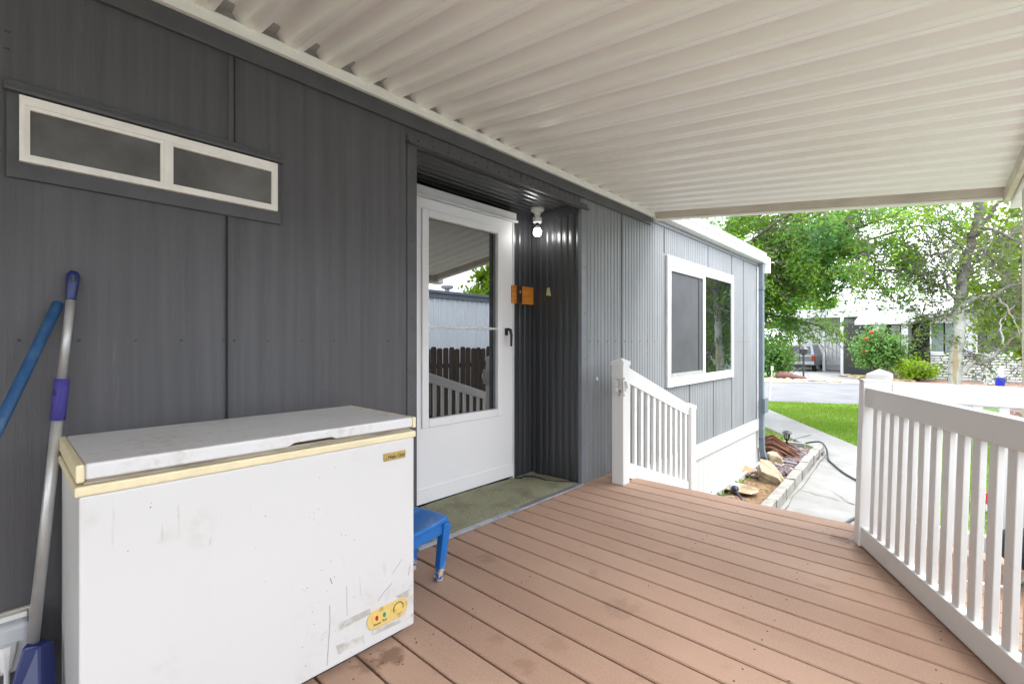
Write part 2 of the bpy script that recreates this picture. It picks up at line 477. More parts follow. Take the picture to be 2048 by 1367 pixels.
M['locustleaf'] = mat_leaf('locust_leaf', (.05, .17, .03), (.24, .38, .02), .45, cc=(.045, .17, .05))
M['aspenleaf'] = mat_leaf('aspen_leaf', (.06, .14, .014), (.18, .28, .015), .45)
M['limeleaf'] = mat_leaf('lime_leaf', (.13, .25, .012), (.26, .40, .015), .5)
M['bushleaf'] = mat_leaf('bush_leaf', (.05, .14, .03), (.12, .25, .055), .3)
M['hedgeleaf'] = mat_leaf('hedge_leaf', (.03, .10, .02), (.075, .18, .03), .28)
M['grass'] = mat_leaf('grass_blade', (.075, .19, .010), (.155, .26, .025), .38, .6, (.14, .215, .025))
M['redflower'] = simple('red_petal', (.6, .03, .03), .5)
M['pot'] = simple('blue_glazed_pot', (.01, .03, .35), .25)

def _carpet():
    a = NT('olive_turf_carpet'); v = a.coord()
    f = a.noise(v, 190, 4, .7)
    col = a.mix(a.ramp(f, .35, .68), (.17, .168, .10), (.52, .50, .36))
    col = a.mix(a.math('MULTIPLY', a.ramp(a.noise(v, 5, 5), .5, .72), .55), col, (.13, .115, .06))
    a.bsdf(col, .95, 0, .1, f, 1, .012); return a.m
M['carpet'] = _carpet()
def _pebble():
    a = NT('river_pebble'); r = a.n('ShaderNodeNewGeometry').outputs['Random Per Island']
    rp = a.n('ShaderNodeValToRGB'); e = rp.color_ramp.elements
    e[0].color = (.05, .04, .044, 1); e[1].color = (.36, .30, .28, 1)
    for p, c in ((.3, (.085, .06, .066, 1)), (.55, (.14, .08, .062, 1)), (.8, (.10, .09, .10, 1))):
        k = e.new(p); k.color = c
    a.l(r, rp.inputs[0])
    a.bsdf(rp.outputs['Color'], .6, 0, .4); return a.m
M['pebble'] = _pebble()

rng = random.Random(7)
NR = np.random.default_rng(11)
G = -.82

# ================================================================== SETTING: ground, road, paths
def sheet(name, poly, z, m, kind='structure', th=.0):
    b = MB()
    n = len(poly)
    if th:
        b.prism(poly, 2, z - th, z)
    else:
        b.add([(x, y, z) for x, y in poly], [tuple(range(n))])
    o = b.build(name, m); o['kind'] = kind
    return o
sheet('ground', [(-60, -120), (160, -120), (160, 120), (-60, 120)], G - .02, M['lawn'])
sheet('bounce_slab', [(-12, -4.35), (14, -4.35), (14, -2.75), (-12, -2.75)], G - .008, M['bounce_pale'])  # unseen pale slab added to bounce light up to the awning
sheet('road', [(17.65 + 30, -60), (26.7 + 30, -60), (26.7 - 30, 60), (17.65 - 30, 60)], G - .012, M['road'])
sheet('driveway', [(26.35, .55), (25.15, 2.95), (26.5, 3.55), (44, 6.9), (44, 2.4), (33.2, 1.75), (28.6, .85)], G + .01, M['concrete'], th=.06)
sheet('concrete_path', [(3.3, -.78), (9.55, -.56), (10.15, -.07), (11.3, .73), (14.0, 2.6), (16.3, 4.3), (16.4, 2.72), (14.4, 1.47), (10.36, -.94), (9.2, -1.62), (8.3, -1.86), (3.3, -1.95)],
      G + .02, M['concrete'], th=.1)
cb = MB()
def crack(p, q, w_=.006):
    p, q = Vector((*p, 0)), Vector((*q, 0)); n = 14; d = q - p; nn = Vector((-d.y, d.x, 0)).normalized()
    pts = [p + d * i / n + nn * rng.uniform(-.025, .025) for i in range(n + 1)]
    for i in range(n):
        ww = w_ * rng.uniform(.4, 1.5)
        cb.add([(*(pts[i] + nn * ww).xy, G + .023), (*(pts[i] - nn * ww).xy, G + .023), (*(pts[i + 1] - nn * ww).xy, G + .023), (*(pts[i + 1] + nn * ww).xy, G + .023)], [(0, 1, 2, 3)])
crack((6.85, -.67), (6.5, -1.75), .004); crack((7.05, -1.0), (6.2, -1.6), .003); crack((8.75, -.6), (8.2, -1.7), .005); crack((11.0, .45), (11.5, -.2), .006)
crack((3.6, -.80), (9.4, -.60), .006)
o = cb.build('concrete_crack', M['crack']); o['kind'] = 'structure'
sheet('planting_bed', [(3.3, 0), (7.87, 0), (7.87, .6), (9.45, .5), (9.4, -.54), (3.3, -.72)], G + .035, M['dirt'], th=.12)
mulch_bed = sheet('mulch_bed', [(14.6, -2.6), (16.2, -3.0), (19.2, -3.3), (18.6, -6), (14.5, -6)], G + .012, M['mulch'], th=.05)
for k, poly in enumerate(([(25.2, 3.0), (27.2, 3.4), (27.2, 7.5), (23.2, 7.2)], [(26.45, .45), (29.4, .75), (33, 1.6), (33, -.4), (27.0, -1.0)])):
    sheet('gravel_verge', poly, G + .006, M['straw'])
sheet('front_yard', [(27.1, -1.0), (33, -.4), (33, -12), (32.2, -12)], G + .014, M['mulch'])

# grass blades on the near lawn
def grass():
    n = 150000
    x = NR.uniform(5.5, 17.6, n); y = NR.uniform(-5.2, 2.9, n)
    # right of the path edge
    px = np.array([5.0, 8.3, 9.2, 10.36, 14.4, 16.4]); py = np.array([-1.93, -1.88, -1.64, -.96, 1.44, 2.68])
    ok = (y < np.interp(x, px, py) - .0) & (x < 17.55 - .5 * y)
    ok &= ~((x > 14.5) & (y < -2.6 - (x - 14.6) * .15))
    # left triangle beside the bed
    lx = np.array([9.55, 10.15, 11.3, 14.0]); ly = np.array([-.52, -.03, .77, 2.64])
    ok |= (x > 9.55) & (y > np.interp(x, lx, ly)) & (x < 14)
    x, y = x[ok], y[ok]; n = len(x)
    h = NR.uniform(.03, .065, n) * (1 + .35 * np.sin(x * 2.1) * np.cos(y * 1.7)); a = NR.uniform(0, 2 * PI, n)
    wv = NR.uniform(.004, .008, n)
    C = np.stack([x, y, np.full(n, G - .02)], 1)
    tip = C + np.stack([NR.normal(0, .02, n), NR.normal(0, .02, n), h], 1)
    d = np.stack([np.cos(a) * wv, np.sin(a) * wv, np.zeros(n)], 1)
    P = np.stack([C - d, C + d, tip], 1).reshape(-1, 3).astype(np.float32)
    me = bpy.data.meshes.new('lawn_grass'); me.vertices.add(n * 3); me.vertices.foreach_set('co', P.ravel())
    me.loops.add(n * 3); me.loops.foreach_set('vertex_index', np.arange(n * 3, dtype=np.int32))
    me.polygons.add(n); me.polygons.foreach_set('loop_start', np.arange(0, n * 3, 3, dtype=np.int32)); me.polygons.foreach_set('loop_total', np.full(n, 3, dtype=np.int32))
    me.update(calc_edges=True)
    me.materials.append(M['grass'])
    o = bpy.data.objects.new('lawn_grass', me); COL.objects.link(o)
    tag(o, 'bright green mown lawn beside the concrete path', 'grass', kind='stuff')
grass()

# ================================================================== MOBILE HOME
XL, XR = -6.4, 7.87  # home lengthened unseen behind the camera along with the awning
WT = 2.34
home = thing('mobile_home', 'charcoal ribbed metal mobile home with recessed white door and white skirting', 'house', (XL, 0, G))
RX0, RX1, RD, RZ = 1.446, 2.955, .49, 2.085
SZ = 2.128
def ribbed(b, p0, d, n, L, z0, z1, period=.052, depth=.0045, seed=0):
    """corrugated sheet from p0 along unit d, outward normal n"""
    p0, d, n = Vector(p0), Vector(d), Vector(n)
    r = random.Random(seed)
    prof = [(0, 0)]
    t = 0
    while t < L:
        p = period * (1.0 if int(t / period) % 3 else 1.25)
        for a_, h_ in ((.42, 0), (.50, -1), (.60, -1), (.68, .0), (.78, .35), (.88, .35), (1, 0)):
            prof.append((min(t + a_ * p, L), h_ * depth))
        t += p
    vs, fs = [], []
    for t_, h_ in prof:
        q = p0 + d * t_ + n * h_
        vs += [(q.x, q.y, z0), (q.x, q.y, z1)]
    for i in range(len(prof) - 1):
        fs.append((2 * i, 2 * i + 2, 2 * i + 3, 2 * i + 1))
    b.add(vs, fs)
b = MB()
ribbed(b, (XL, 0, 0), (1, 0, 0), (0, -1, 0), .58 - XL, -.02, WT, .085, .0011)
ribbed(b, (.58, 0, 0), (1, 0, 0), (0, -1, 0), RX0 - .58, -.02, WT, .068, .0018)
def yscrew(b, x, y, z, r=.0042):
    b.lathe([(r, -.003), (r, .001), (r * .55, .003)], (0, 0, 0), 8)
    for j in range(len(b.v) - 24, len(b.v)):
        x_, y_, z_ = b.v[j]; b.v[j] = (x + x_, y - z_, z + y_)
b.mark()
for sx in (.03, .16, .30, .43, .565, .60, .72, .86, 1.0, 1.14, 1.28): yscrew(b, sx, -.002, 1.085)
for zq in (1.93, 1.98): b.box(.0, .012, -.003, .001, zq, zq + .005)
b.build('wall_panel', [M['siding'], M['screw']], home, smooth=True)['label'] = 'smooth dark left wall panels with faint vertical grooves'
b = MB()
ribbed(b, (RX1, 0, 0), (1, 0, 0), (0, -1, 0), XR - RX1, -.07, WT, .047, .0034)
ribbed(b, (XR, 0, 0), (0, 1, 0), (1, 0, 0), 4.2, -.07, WT, .052, .005)
b.mark()
for sx in (3.07, 3.2, 3.33, 3.47, 3.62, 3.75, 3.9, 4.05, 4.2, 6.55, 6.68, 6.8, 6.92, 7.05, 7.2): yscrew(b, sx, -.004, 1.085)
b.build('wall_panel', [M['siding_lit'], M['screw']], home, smooth=True)['label'] = 'finely ribbed charcoal wall panels right of the door, colour lightened for daylight'
b = MB()
ribbed(b, (RX1, 0, 0), (0, 1, 0), (-1, 0, 0), RD, -.02, SZ, .062, .003)
ribbed(b, (2.70, RD, 0), (1, 0, 0), (0, -1, 0), RX1 - 2.70, -.02, SZ, .06, .003)
ribbed(b, (RX0, RD, 0), (1, 0, 0), (0, -1, 0), 1.775 - RX0, -.02, SZ, .06, .003)
ribbed(b, (RX0, 0, 0), (0, 1, 0), (1, 0, 0), RD, -.02, SZ, .06, .003)
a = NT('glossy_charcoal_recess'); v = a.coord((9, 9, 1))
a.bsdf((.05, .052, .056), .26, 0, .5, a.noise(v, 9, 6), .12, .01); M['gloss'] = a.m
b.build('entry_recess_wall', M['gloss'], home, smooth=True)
b = MB()
ribbed(b, (RX0, 0, 0), (1, 0, 0), (0, -1, 0), RX1 - RX0, RZ, WT, .055, .003); b.build('wall_panel', M['siding'], home, smooth=True)['label'] = 'short panel over the entry recess'
# soffit with lengthwise ribs
b = MB()
prof = []
yy = 0.0
while yy < RD - .01:
    for q, h in ((0, 0), (.45, 0), (.55, .003), (.85, .003), (.95, 0)):
        prof.append((min(yy + q * .062, RD), SZ + h))
    yy += .062
prof.append((RD, SZ))
vs = []; fs = []
for y_, z_ in prof: vs += [(RX0, y_, z_), (RX1, y_, z_)]
for i in range(len(prof) - 1): fs.append((2 * i, 2 * i + 1, 2 * i + 3, 2 * i + 2))
b.add(vs, fs)
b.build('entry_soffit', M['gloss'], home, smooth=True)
# inner block so that no light leaks through
b = MB()
b.box(XL, RX0 - .03, .03, 4.2, G, WT - .005); b.box(RX0 - .03, RX1 + .03, RD + .09, 4.2, G, WT - .005); b.box(RX1 + .03, XR - .02, .03, 4.2, -.05, WT - .005)
b.box(RX0 - .03, RX1 + .03, .03, RD + .09, SZ + .02, WT - .005)
b.box(RX0, RX1, .004, .02, RZ + .001, SZ + .02)
b.build('house_core', M['seam'], home)
b = MB(); b.prism([(-.06, WT), (4.4, WT), (4.4, WT + .1), (2.1, WT + .45), (-.06, WT + .1)], 0, XL - .05, XR + .05)
b.build('roof', M['white_roof'], home)
# trims
b = MB()
b.box(XL, 4.10, -.018, -.004, 2.175, 2.247)
b.build('wall_top_trim', M['trim'], home, bevel=.003)
MB().box(4.14, 7.72, -.012, .004, 2.215, 2.255).build('eave_trim', M['trim_lit'], home, bevel=.003)
b = MB(); b.box(1.387, RX0 - .001, -.008, .02, 0, RZ + .004); b.mark()
for zq in (.35, .8, 1.2, 1.6, 1.95): yscrew(b, 1.415, -.0085, zq)
b.build('corner_trim', [M['trim'], M['screw']], home)
b = MB(); b.box(RX1 - .002, 3.02, -.0105, .02, 0, RZ + .004); b.mark()
for zq in (.3, .6, .95, 1.3, 1.65): yscrew(b, 2.99, -.011, zq)
b.build('corner_trim', [M['trim_lit'], M['screw']], home)
b = MB(); b.box(1.384, 3.03, -.03, .002, RZ + .006, RZ + .018); b.box(1.384, 3.03, -.012, .001, RZ + .018, RZ + .05); b.mark()
for i in range(16): b.box(1.445 + i * .1, 1.455 + i * .1, -.0145, -.012, RZ + .03, RZ + .038)
b.build('drip_edge', [M['trim'], M['seam']], home)
b = MB(); b.box(RX1 - .02, RX1 - .006, .021, RD, SZ - .075, SZ - .003); b.build('recess_top_trim', M['gloss'], home)
# panel seams: a raised lap joint with a dark gap
for sx, z0, z1 in ((.574, .0, 1.575), (.600, 1.835, 2.175), (2.27, RZ + .05, 2.175), (3.573, 0, 2.175), (4.412, 1.96, 2.21), (5.78, -.06, .62), (5.05, -.06, .62), (5.60, 1.96, 2.21), (6.46, -.06, .62), (6.46, 1.96, 2.21), (6.95, -.06, 2.21), (4.412, 0, .62)):
    b = MB(); b.box(sx - .0013, sx + .0013, -.0045, .002, z0, z1); b.build('panel_seam', M['seam'], home)
# white roof gutter on the far end
b = MB()
b.prism([(-.125, 2.352), (-.125, 2.335), (-.11, 2.325), (-.115, 2.30), (-.085, 2.262), (.0, 2.258), (.0, 2.345), (-.01, 2.356)], 0, 4.22, 7.80)
b.build('roof_gutter', M['vinyl'], home)
b = MB(); b.box(7.78, 7.86, -.125, .02, 2.12, 2.352); b.build('gutter_end', M['vinyl'], home)
# downspout
ds = MB()
ds.box(7.64, 7.73, -.075, -.008, -.30, 2.245)
ds.box(7.625, 7.745, -.083, -.006, -.36, -.20)
ds.box(7.625, 7.745, -.083, -.006, 1.86, 1.92)
pts = [(7.685, -.045, -.34), (7.69, -.05, -.52), (7.71, -.06, -.62), (7.79, -.07, -.70), (7.98, -.085, -.745)]
ds.tube(pts, [.05, .05, .052, .052, .054], 4, True)
ds.build('downspout', M['downspout'], home, bevel=.006)
b = MB(); b.box(7.62, 7.80, -.11, -.076, .02, .24); b.build('downspout_box', M['downspout'], home, bevel=.005)
b = MB(); b.tube([(7.60, -.015, 2.2), (7.60, -.015, .2)], .008, 6); b.tube([(7.60, -.015, .2), (7.60, -.02, -.5)], .006, 6); b.build('utility_conduit', M['cord'], home)
# skirting
sk = MB()
t = RX1
vs, fs = [], []
x_ = 3.36
pr = []
while x_ < 7.86:
    pr += [(x_, .0), (x_ + .004, .003), (x_ + .008, .0), (x_ + .146, .0)]; x_ += .15
for a_, y_ in pr: vs += [(a_, y_, G), (a_, y_, -.2)]
for i in range(len(pr) - 1): fs.append((2 * i, 2 * i + 2, 2 * i + 3, 2 * i + 1))
sk.add(vs, fs)
sk.box(3.36, 7.86, .004, .05, G, -.07)
sk.build('skirting', M['skirt'], home)
b = MB(); b.box(3.36, 7.875, -.022, -.002, -.235, -.075); b.box(3.36, 7.875, -.05, -.012, G, -.715); b.box(7.80, 7.88, -.026, .02, -.72, -.236)
b.build('skirting_rail', M['skirt'], home, bevel=.003)
b = MB(); b.box(7.856, 7.89, .0, 4.2, G, -.06); b.build('skirting_end', M['skirt'], home)

# high slider window at left
wn = MB().box(.004, .766, -.014, -.001, 1.560, 1.815).build('high_window', M['trim'], home, bevel=.003)
wn['label'] = 'narrow two-pane window with yellowed frame, high on the left wall'
b = MB(); b.box(-.002, .772, -.034, -.012, 1.806, 1.822); b.box(.0, .77, -.020, -.010, 1.822, 1.842); b.build('drip_cap', M['trim'], wn, bevel=.004)
fr = MB()
x0, x1, z0, z1 = .030, .748, 1.608, 1.800
fr.box(x0, x1, -.030, -.014, z1 - .026, z1); fr.box(x0, x1, -.030, -.014, z0, z0 + .012)
fr.box(x0, x0 + .012, -.030, -.014, z0 + .012, z1 - .026); fr.box(x1 - .012, x1, -.030, -.014, z0 + .012, z1 - .026); fr.box(.374, .390, -.031, -.014, z0 + .012, z1 - .026)
fr.build('window_frame', M['old_frame'], wn)
for a0, a1, yo in ((.042, .374, 0), (.390, .736, -.003)):
    s = MB()
    s.box(a0, a1, -.026 + yo, -.016, z1 - .037, z1 - .026); s.box(a0, a1, -.026 + yo, -.016, z0 + .012, z0 + .023)
    s.box(a0, a0 + .010, -.026 + yo, -.016, z0 + .023, z1 - .037); s.box(a1 - .010, a1, -.026 + yo, -.016, z0 + .023, z1 - .037)
    so = s.build('sash', M['old_frame'], wn)
    p = MB().box(a0 + .010, a1 - .010, -.019, -.016, z0 + .023, z1 - .037).build('pane', M['frost'], so)

# large slider window at the far end
wx0, wx1, wz0, wz1 = 4.44, 6.46, .625, 1.945
wn2 = MB()
t_ = .10
wn2.box(wx0, wx1, -.028, .0, wz1 - .11, wz1); wn2.box(wx0, wx1, -.028, .0, wz0, wz0 + .095)
wn2.box(wx0, wx0 + .06, -.028, .0, wz0 + .095, wz1 - .11); wn2.box(wx1 - .065, wx1, -.028, .0, wz0 + .095, wz1 - .11)
wn2 = wn2.build('slider_window', M['alum'], home, bevel=.004); wn2['label'] = 'white framed sliding window with dark screen, right part of the wall'
xm = 5.42
b = MB(); b.box(xm - .030, xm + .030, -.030, .0, wz0 + .095, wz1 - .11); b.build('mullion', M['alum'], wn2, bevel=.003)
b = MB(); b.box(wx0 + .06, xm - .030, -.03, -.005, wz0 + .095, wz0 + .135); b.box(wx0 + .06, xm - .030, -.03, -.005, wz1 - .15, wz1 - .11)
b.box(wx0 + .06, wx0 + .08, -.03, -.005, wz0 + .135, wz1 - .15); b.box(xm - .05, xm - .030, -.03, -.005, wz0 + .135, wz1 - .15)
b.build('sash', M['polemetal'], wn2)
MB().box(wx0 + .06, xm - .030, -.016, -.012, wz0 + .135, wz1 - .15).build('insect_screen', M['screen'], wn2)
b = MB(); b.box(xm - .16, xm - .13, -.02, -.014, wz0 + .135, wz1 - .15); b.build('screen_edge', M['black'], wn2)
MB().box(xm + .030, wx1 - .065, -.016, -.006, wz0 + .095, wz1 - .11).build('pane', M['winglass'], wn2)

# storm door in the recess
DY = .47
dx0, dx1 = 1.775, 2.70
dz0, dz1 = .03, 2.02
gx0, gx1, gz0, gz1 = PY(856, 600, DY).x, PY(994, 600, DY).x, PY(856, 838, DY).z, PY(856, 434, DY).z
d = MB()
d.box(dx0, gx0, DY, DY + .035, dz0, dz1); d.box(gx1, dx1, DY, DY + .035, dz0, dz1)
d.box(gx0, gx1, DY, DY + .035, dz0, gz0); d.box(gx0, gx1, DY, DY + .035, gz1, dz1)
door = d.build('storm_door', M['door'], home)
b = MB()
for a0, a1, q0, q1 in ((gx0 - .055, gx0, gz0 - .055, gz1 + .05), (gx1, gx1 + .05, gz0 - .055, gz1 + .05), (gx0, gx1, gz0 - .055, gz0), (gx0, gx1, gz1, gz1 + .05)):
    b.box(a0, a1, DY - .012, DY - .001, q0, q1)
b.build('glazing_frame', M['door'], door, bevel=.005)
b = MB(); b.box(gx0, gx1, DY - .006, DY + .01, 1.172, 1.188); b.build('glazing_bar', M['alum'], door)
MB().box(gx0, gx1, DY + .016, DY + .022, gz0 + .001, gz1 - .001).build('door_glass', M['doorglass'], door)
b = MB(); b.box(dx0, dx1, DY - .008, DY - .001, .03, .13); b.build('kick_plate', M['door'], door, bevel=.003)
b = MB()
h0 = PY(1014, 665, DY - .012); h1 = PY(1018, 692, DY - .03)
b.box(h0.x - .014, h0.x + .014, DY - .012, DY - .001, h0.z - .02, h0.z + .035)
b.tube([(h0.x + .0, DY - .02, h0.z + .028), (h0.x + .004, DY - .045, h0.z + .02), (h0.x + .01, DY - .05, h0.z - .02), (h0.x + .012, DY - .045, h0.z - .105)], [.012, .013, .011, .008], 8)
b.build('door_handle', M['black'], door, smooth=False, bevel=.002)
b = MB(); b.box(dx0 - .02, dx1 + .02, DY - .03, DY + .04, dz1 + .004, 2.088); b.box(dx0 - .02, dx1 + .025, DY - .045, DY - .02, 2.012, 2.03)
b.box(dx1 + .002, dx1 + .022, DY - .005, DY + .04, .0, dz1 + .004); b.box(dx0 - .022, dx0 - .002, DY - .005, DY + .04, 0, dz1 + .004)
b.build('door_frame', M['alum'], home, bevel=.006)
b = MB(); b.tube([(1.80, DY - .035, 2.112), (2.05, DY - .036, 2.099), (2.35, DY - .04, 2.108), (2.7, DY - .035, 2.096)], .0035, 5); b.build('loose_weatherstrip', M['black'], home)
b = MB(); p0 = PX(1097, 583, RX1 - .008); b.add([(RX1 - .009, p0.y - .025, p0.z - .035), (RX1 - .009, p0.y + .022, p0.z - .028), (RX1 - .009, p0.y + .014, p0.z + .03), (RX1 - .009, p0.y - .012, p0.z + .032)], [(0, 1, 2, 3)])
b.build('paint_patch', simple('lime_patch', (.52, .58, .30), .6), home)
b = MB()
q = PY(1195, 757, -.006); b.box(q.x - .006, q.x + .006, -.006, .0, q.z - .012, q.z + .012)
b.build('wall_scuff', M['cord'], home)

# ================================================================== AWNING
SL = .120
AX1, AY = 4.16, -2.30
PZ0 = 2.298
aw = thing('porch_awning', 'cream ribbed metal awning sloping out from the charcoal wall', 'awning', (0, 0, 2.2))
per = .163
prof = []
x_ = .521 - per * 38  # unseen awning length added behind the camera to shade the pan webs
while x_ < AX1 + .05:
    prof += [(x_, 0), (x_ + .002, .003), (x_ + .008, .048), (x_ + .012, .052), (x_ + .056, .052), (x_ + .065, .048), (x_ + .093, .010), (x_ + .097, .0035), (x_ + .103, .0008), (x_ + .106, 0), (x_ + .130, 0), (x_ + .1315, .003), (x_ + .1345, .003), (x_ + .136, 0)]; x_ += per
prof = [p for p in prof if p[0] < AX1]
prof.append((AX1 + .004, prof[-1][1]))
b = MB(); vs = []; fs = []
for px_, pz_ in prof:
    vs += [(px_, -.002, PZ0 + pz_), (px_, AY - .03, PZ0 + pz_ + SL * (AY - .03))]
for i in range(len(prof) - 1): fs.append((2 * i, 2 * i + 1, 2 * i + 3, 2 * i + 2))
k = len(vs)
vs += [(x, y, z + .03) for x, y, z in vs]
fs += [tuple(j + k for j in f[::-1]) for f in fs]
b.add(vs, fs); b.build('roof_pan', M['pan'], aw)
b = MB(); b.box(prof[0][0], AX1, -.026, -.002, 2.250, 2.302); b.box(prof[0][0], AX1, -.034, -.026, 2.250, 2.262)
x_ = .521 - per * 4
while x_ < AX1 - per:
    for q in (.115, .145): yscrew(b, x_ + q, -.0265, 2.286, .006)
    x_ += per
b.build('ledger', M['ledger'], aw)
b = MB(); b.box(prof[0][0], AX1, -.002, .001, 2.302, 2.385); b.build('pan_closure', simple('shaded_end_closure', (.40, .375, .35), .6, var=.2, vs=9), aw)  # cream closure darkened in colour to stand in for recess shade
b = MB()
def slbox(x0, x1, y0, y1, zb, zt):
    b.hexa([(x0, y0, zb + SL * y0), (x1, y0, zb + SL * y0), (x1, y1, zb + SL * y1), (x0, y1, zb + SL * y1)],
           [(x0, y0, zt + SL * y0), (x1, y0, zt + SL * y0), (x1, y1, zt + SL * y1), (x0, y1, zt + SL * y1)])
slbox(AX1, AX1 + .05, 0, AY, 2.252, 2.345)
b.build('end_beam', M['beam'], aw, bevel=.004)
b = MB(); slbox(AX1 + .002, AX1 + .06, 0, AY, 2.238, 2.250); b.build('end_beam_lip', M['ledger'], aw)
zb = PZ0 + SL * AY
b = MB(); b.box(prof[0][0], AX1 + .05, AY - .03, AY, zb - .075, zb - .004); b.build('outer_beam', M['post_tan'], aw, bevel=.004)
MB().box(AX1 - .012, AX1 + .045, AY - .033, AY + .003, zb - .07, zb + .06).build('corner_block', M['beam'], aw)
b = MB(); b.box(prof[0][0], AX1 + .16, AY - .17, AY - .032, zb - .10, zb + .05); b.build('outer_gutter', M['ledger'], aw, bevel=.012)
for px_ in (AX1 - .415, -1.28, -5.4):
    b = MB(); b.box(px_, px_ + .09, AY - .135, AY - .045, G, zb - .10); b.build('support_post', M['post_tan'], aw, bevel=.004)

# ================================================================== DECK
PITCH = .1437
DX1 = 3.405
dk = thing('deck', 'brown composite plank deck with dark gaps under the awning', 'deck', (1.5, -1.2, 0))
M['deck'] = mat_deck('composite_deck', DX1 - 60 * PITCH, PITCH)
b = MB()
n = int((DX1 + 5.7) / PITCH)  # boards continue unseen under the awning length added for shade
for i in range(n):
    x1 = DX1 - i * PITCH; x0 = x1 - PITCH + .009
    e = .004
    ylo, yhi = -2.62, (-.004 if (x0 > RX1 or x1 < RX0) else -.004)
    b.add([(x0, ylo, -.025), (x0 + .0, ylo, -e), (x0 + e, ylo, 0), (x1 - e, ylo, 0), (x1, ylo, -e), (x1, ylo, -.025),
           (x0, yhi, -.025), (x0, yhi, -e), (x0 + e, yhi, 0), (x1 - e, yhi, 0), (x1, yhi, -e), (x1, yhi, -.025)],
          [(0, 1, 7, 6), (1, 2, 8, 7), (2, 3, 9, 8), (3, 4, 10, 9), (4, 5, 11, 10), (0, 5, 4, 3, 2, 1), (6, 7, 8, 9, 10, 11), (5, 0, 6, 11)])
b.mark()
for i in range(n):
    xc = DX1 - (i + .5) * PITCH
    for yj in (-.13, -.62, -1.05, -1.52, -2.0, -2.45):
        if rng.random() < .45: continue
        for q in (-.035, .035):
            if rng.random() < .35: continue
            b.lathe([(.0034, -.002), (.0034, .0006)], (xc + q + rng.uniform(-.006, .006), yj + rng.uniform(-.012, .012), 0), 8)
b.build('deck_boards', [M['deck'], M['seam']], dk)
b = MB(); b.box(-5.6, DX1 - .01, -2.6, -.02, -.20, -.07); b.build('deck_frame', M['seam'], dk)
b = MB(); b.box(DX1 - .008, DX1 + .004, -2.62, -.004, -.22, -.026); b.build('fascia_board', M['deck'], dk)
st = thing('deck_steps', 'brown steps going down from the deck edge', 'steps', (3.9, -1.0, G))
for i in range(3):
    MB().box(DX1 + .01 + i * .3, DX1 + .30 + i * .3, -1.68, -.30, -.245 - i * .2, -.21 - i * .2).build('tread', M['deck'], st, bevel=.003)
for y_ in (-1.66, -.34):
    MB().prism([(DX1 + .006, -.23), (DX1 + .91, -.84), (DX1 + .6, G + .022), (DX1 + .006, G + .022)], 1, y_, y_ + .03).build('stringer', M['fence'], st)

# door sill carpet
cp = thing('turf_carpet', 'worn olive carpet on the door sill with a metal edge strip', 'carpet', (2.2, .2, 0))
b = MB()
nx, ny = 60, 18
vs = []
for j in range(ny + 1):
    for i in range(nx + 1):
        x_ = RX0 + .006 + (RX1 - RX0 - .02) * i / nx; y_ = .012 + (RD - .045) * j / ny
        z_ = .008 + .003 * rng.random() + .006 * math.sin(x_ * 5) * math.sin(y_ * 9)
        if j == ny: z_ += .012
        vs.append((x_, y_, max(z_, .003)))
fs = [(j * (nx + 1) + i, j * (nx + 1) + i + 1, (j + 1) * (nx + 1) + i + 1, (j + 1) * (nx + 1) + i) for j in range(ny) for i in range(nx)]
b.add(vs, fs); b.build('carpet_pile', M['carpet'], cp, smooth=True)
MB().box(RX0 + .002, RX1 - .01, -.003, RD, -.03, .001).build('sill_base', M['seam'], cp)
MB().box(RX0, RX1 + .01, -.028, .014, .001, .009).build('edge_strip', M['strip'], cp, bevel=.003)
b = MB(); b.tube([(2.70, .44, .02), (2.74, .40, .018), (2.78, .43, .018), (2.83, .35, .02), (2.82, .24, .017), (2.86, .14, .016), (2.93, .05, .018), (2.945, .02, .02)], .005, 6)
o = b.build('door_cable', M['black']); tag(o, 'thin black cable lying along the end of the olive carpet', 'cable')

b = MB()
r4 = random.Random(8)
for i in range(150):
    if i < 70: x_, y_ = r4.uniform(1.46, 2.2), r4.gauss(-.05, .03) if r4.random() < .5 else r4.gauss(.06, .05)
    elif i < 120: x_, y_ = r4.uniform(.3, 1.4), r4.gauss(-.62, .06)
    else: x_, y_ = r4.uniform(1.0, 3.3), r4.uniform(-2.1, -.05)
    if y_ > -.004 and y_ < .0: continue
    z_ = .0005 if y_ < 0 else .016
    q_ = r4.uniform(.0015, .005); th = r4.uniform(0, PI)
    dx, dy = q_ * math.cos(th), q_ * math.sin(th)
    b.add([(x_ - dx, y_ - dy, z_), (x_ + dy * .5, y_ - dx * .5, z_), (x_ + dx, y_ + dy, z_), (x_ - dy * .5, y_ + dx * .5, z_), (x_, y_, z_ + q_ * .6)], [(0, 1, 4), (1, 2, 4), (2, 3, 4), (3, 0, 4)])
o = b.build('dirt_crumbs', simple('dark_crumb', (.07, .05, .035), .9)); tag(o, 'dark dirt crumbs scattered on the deck and carpet edge', 'dirt', kind='stuff')

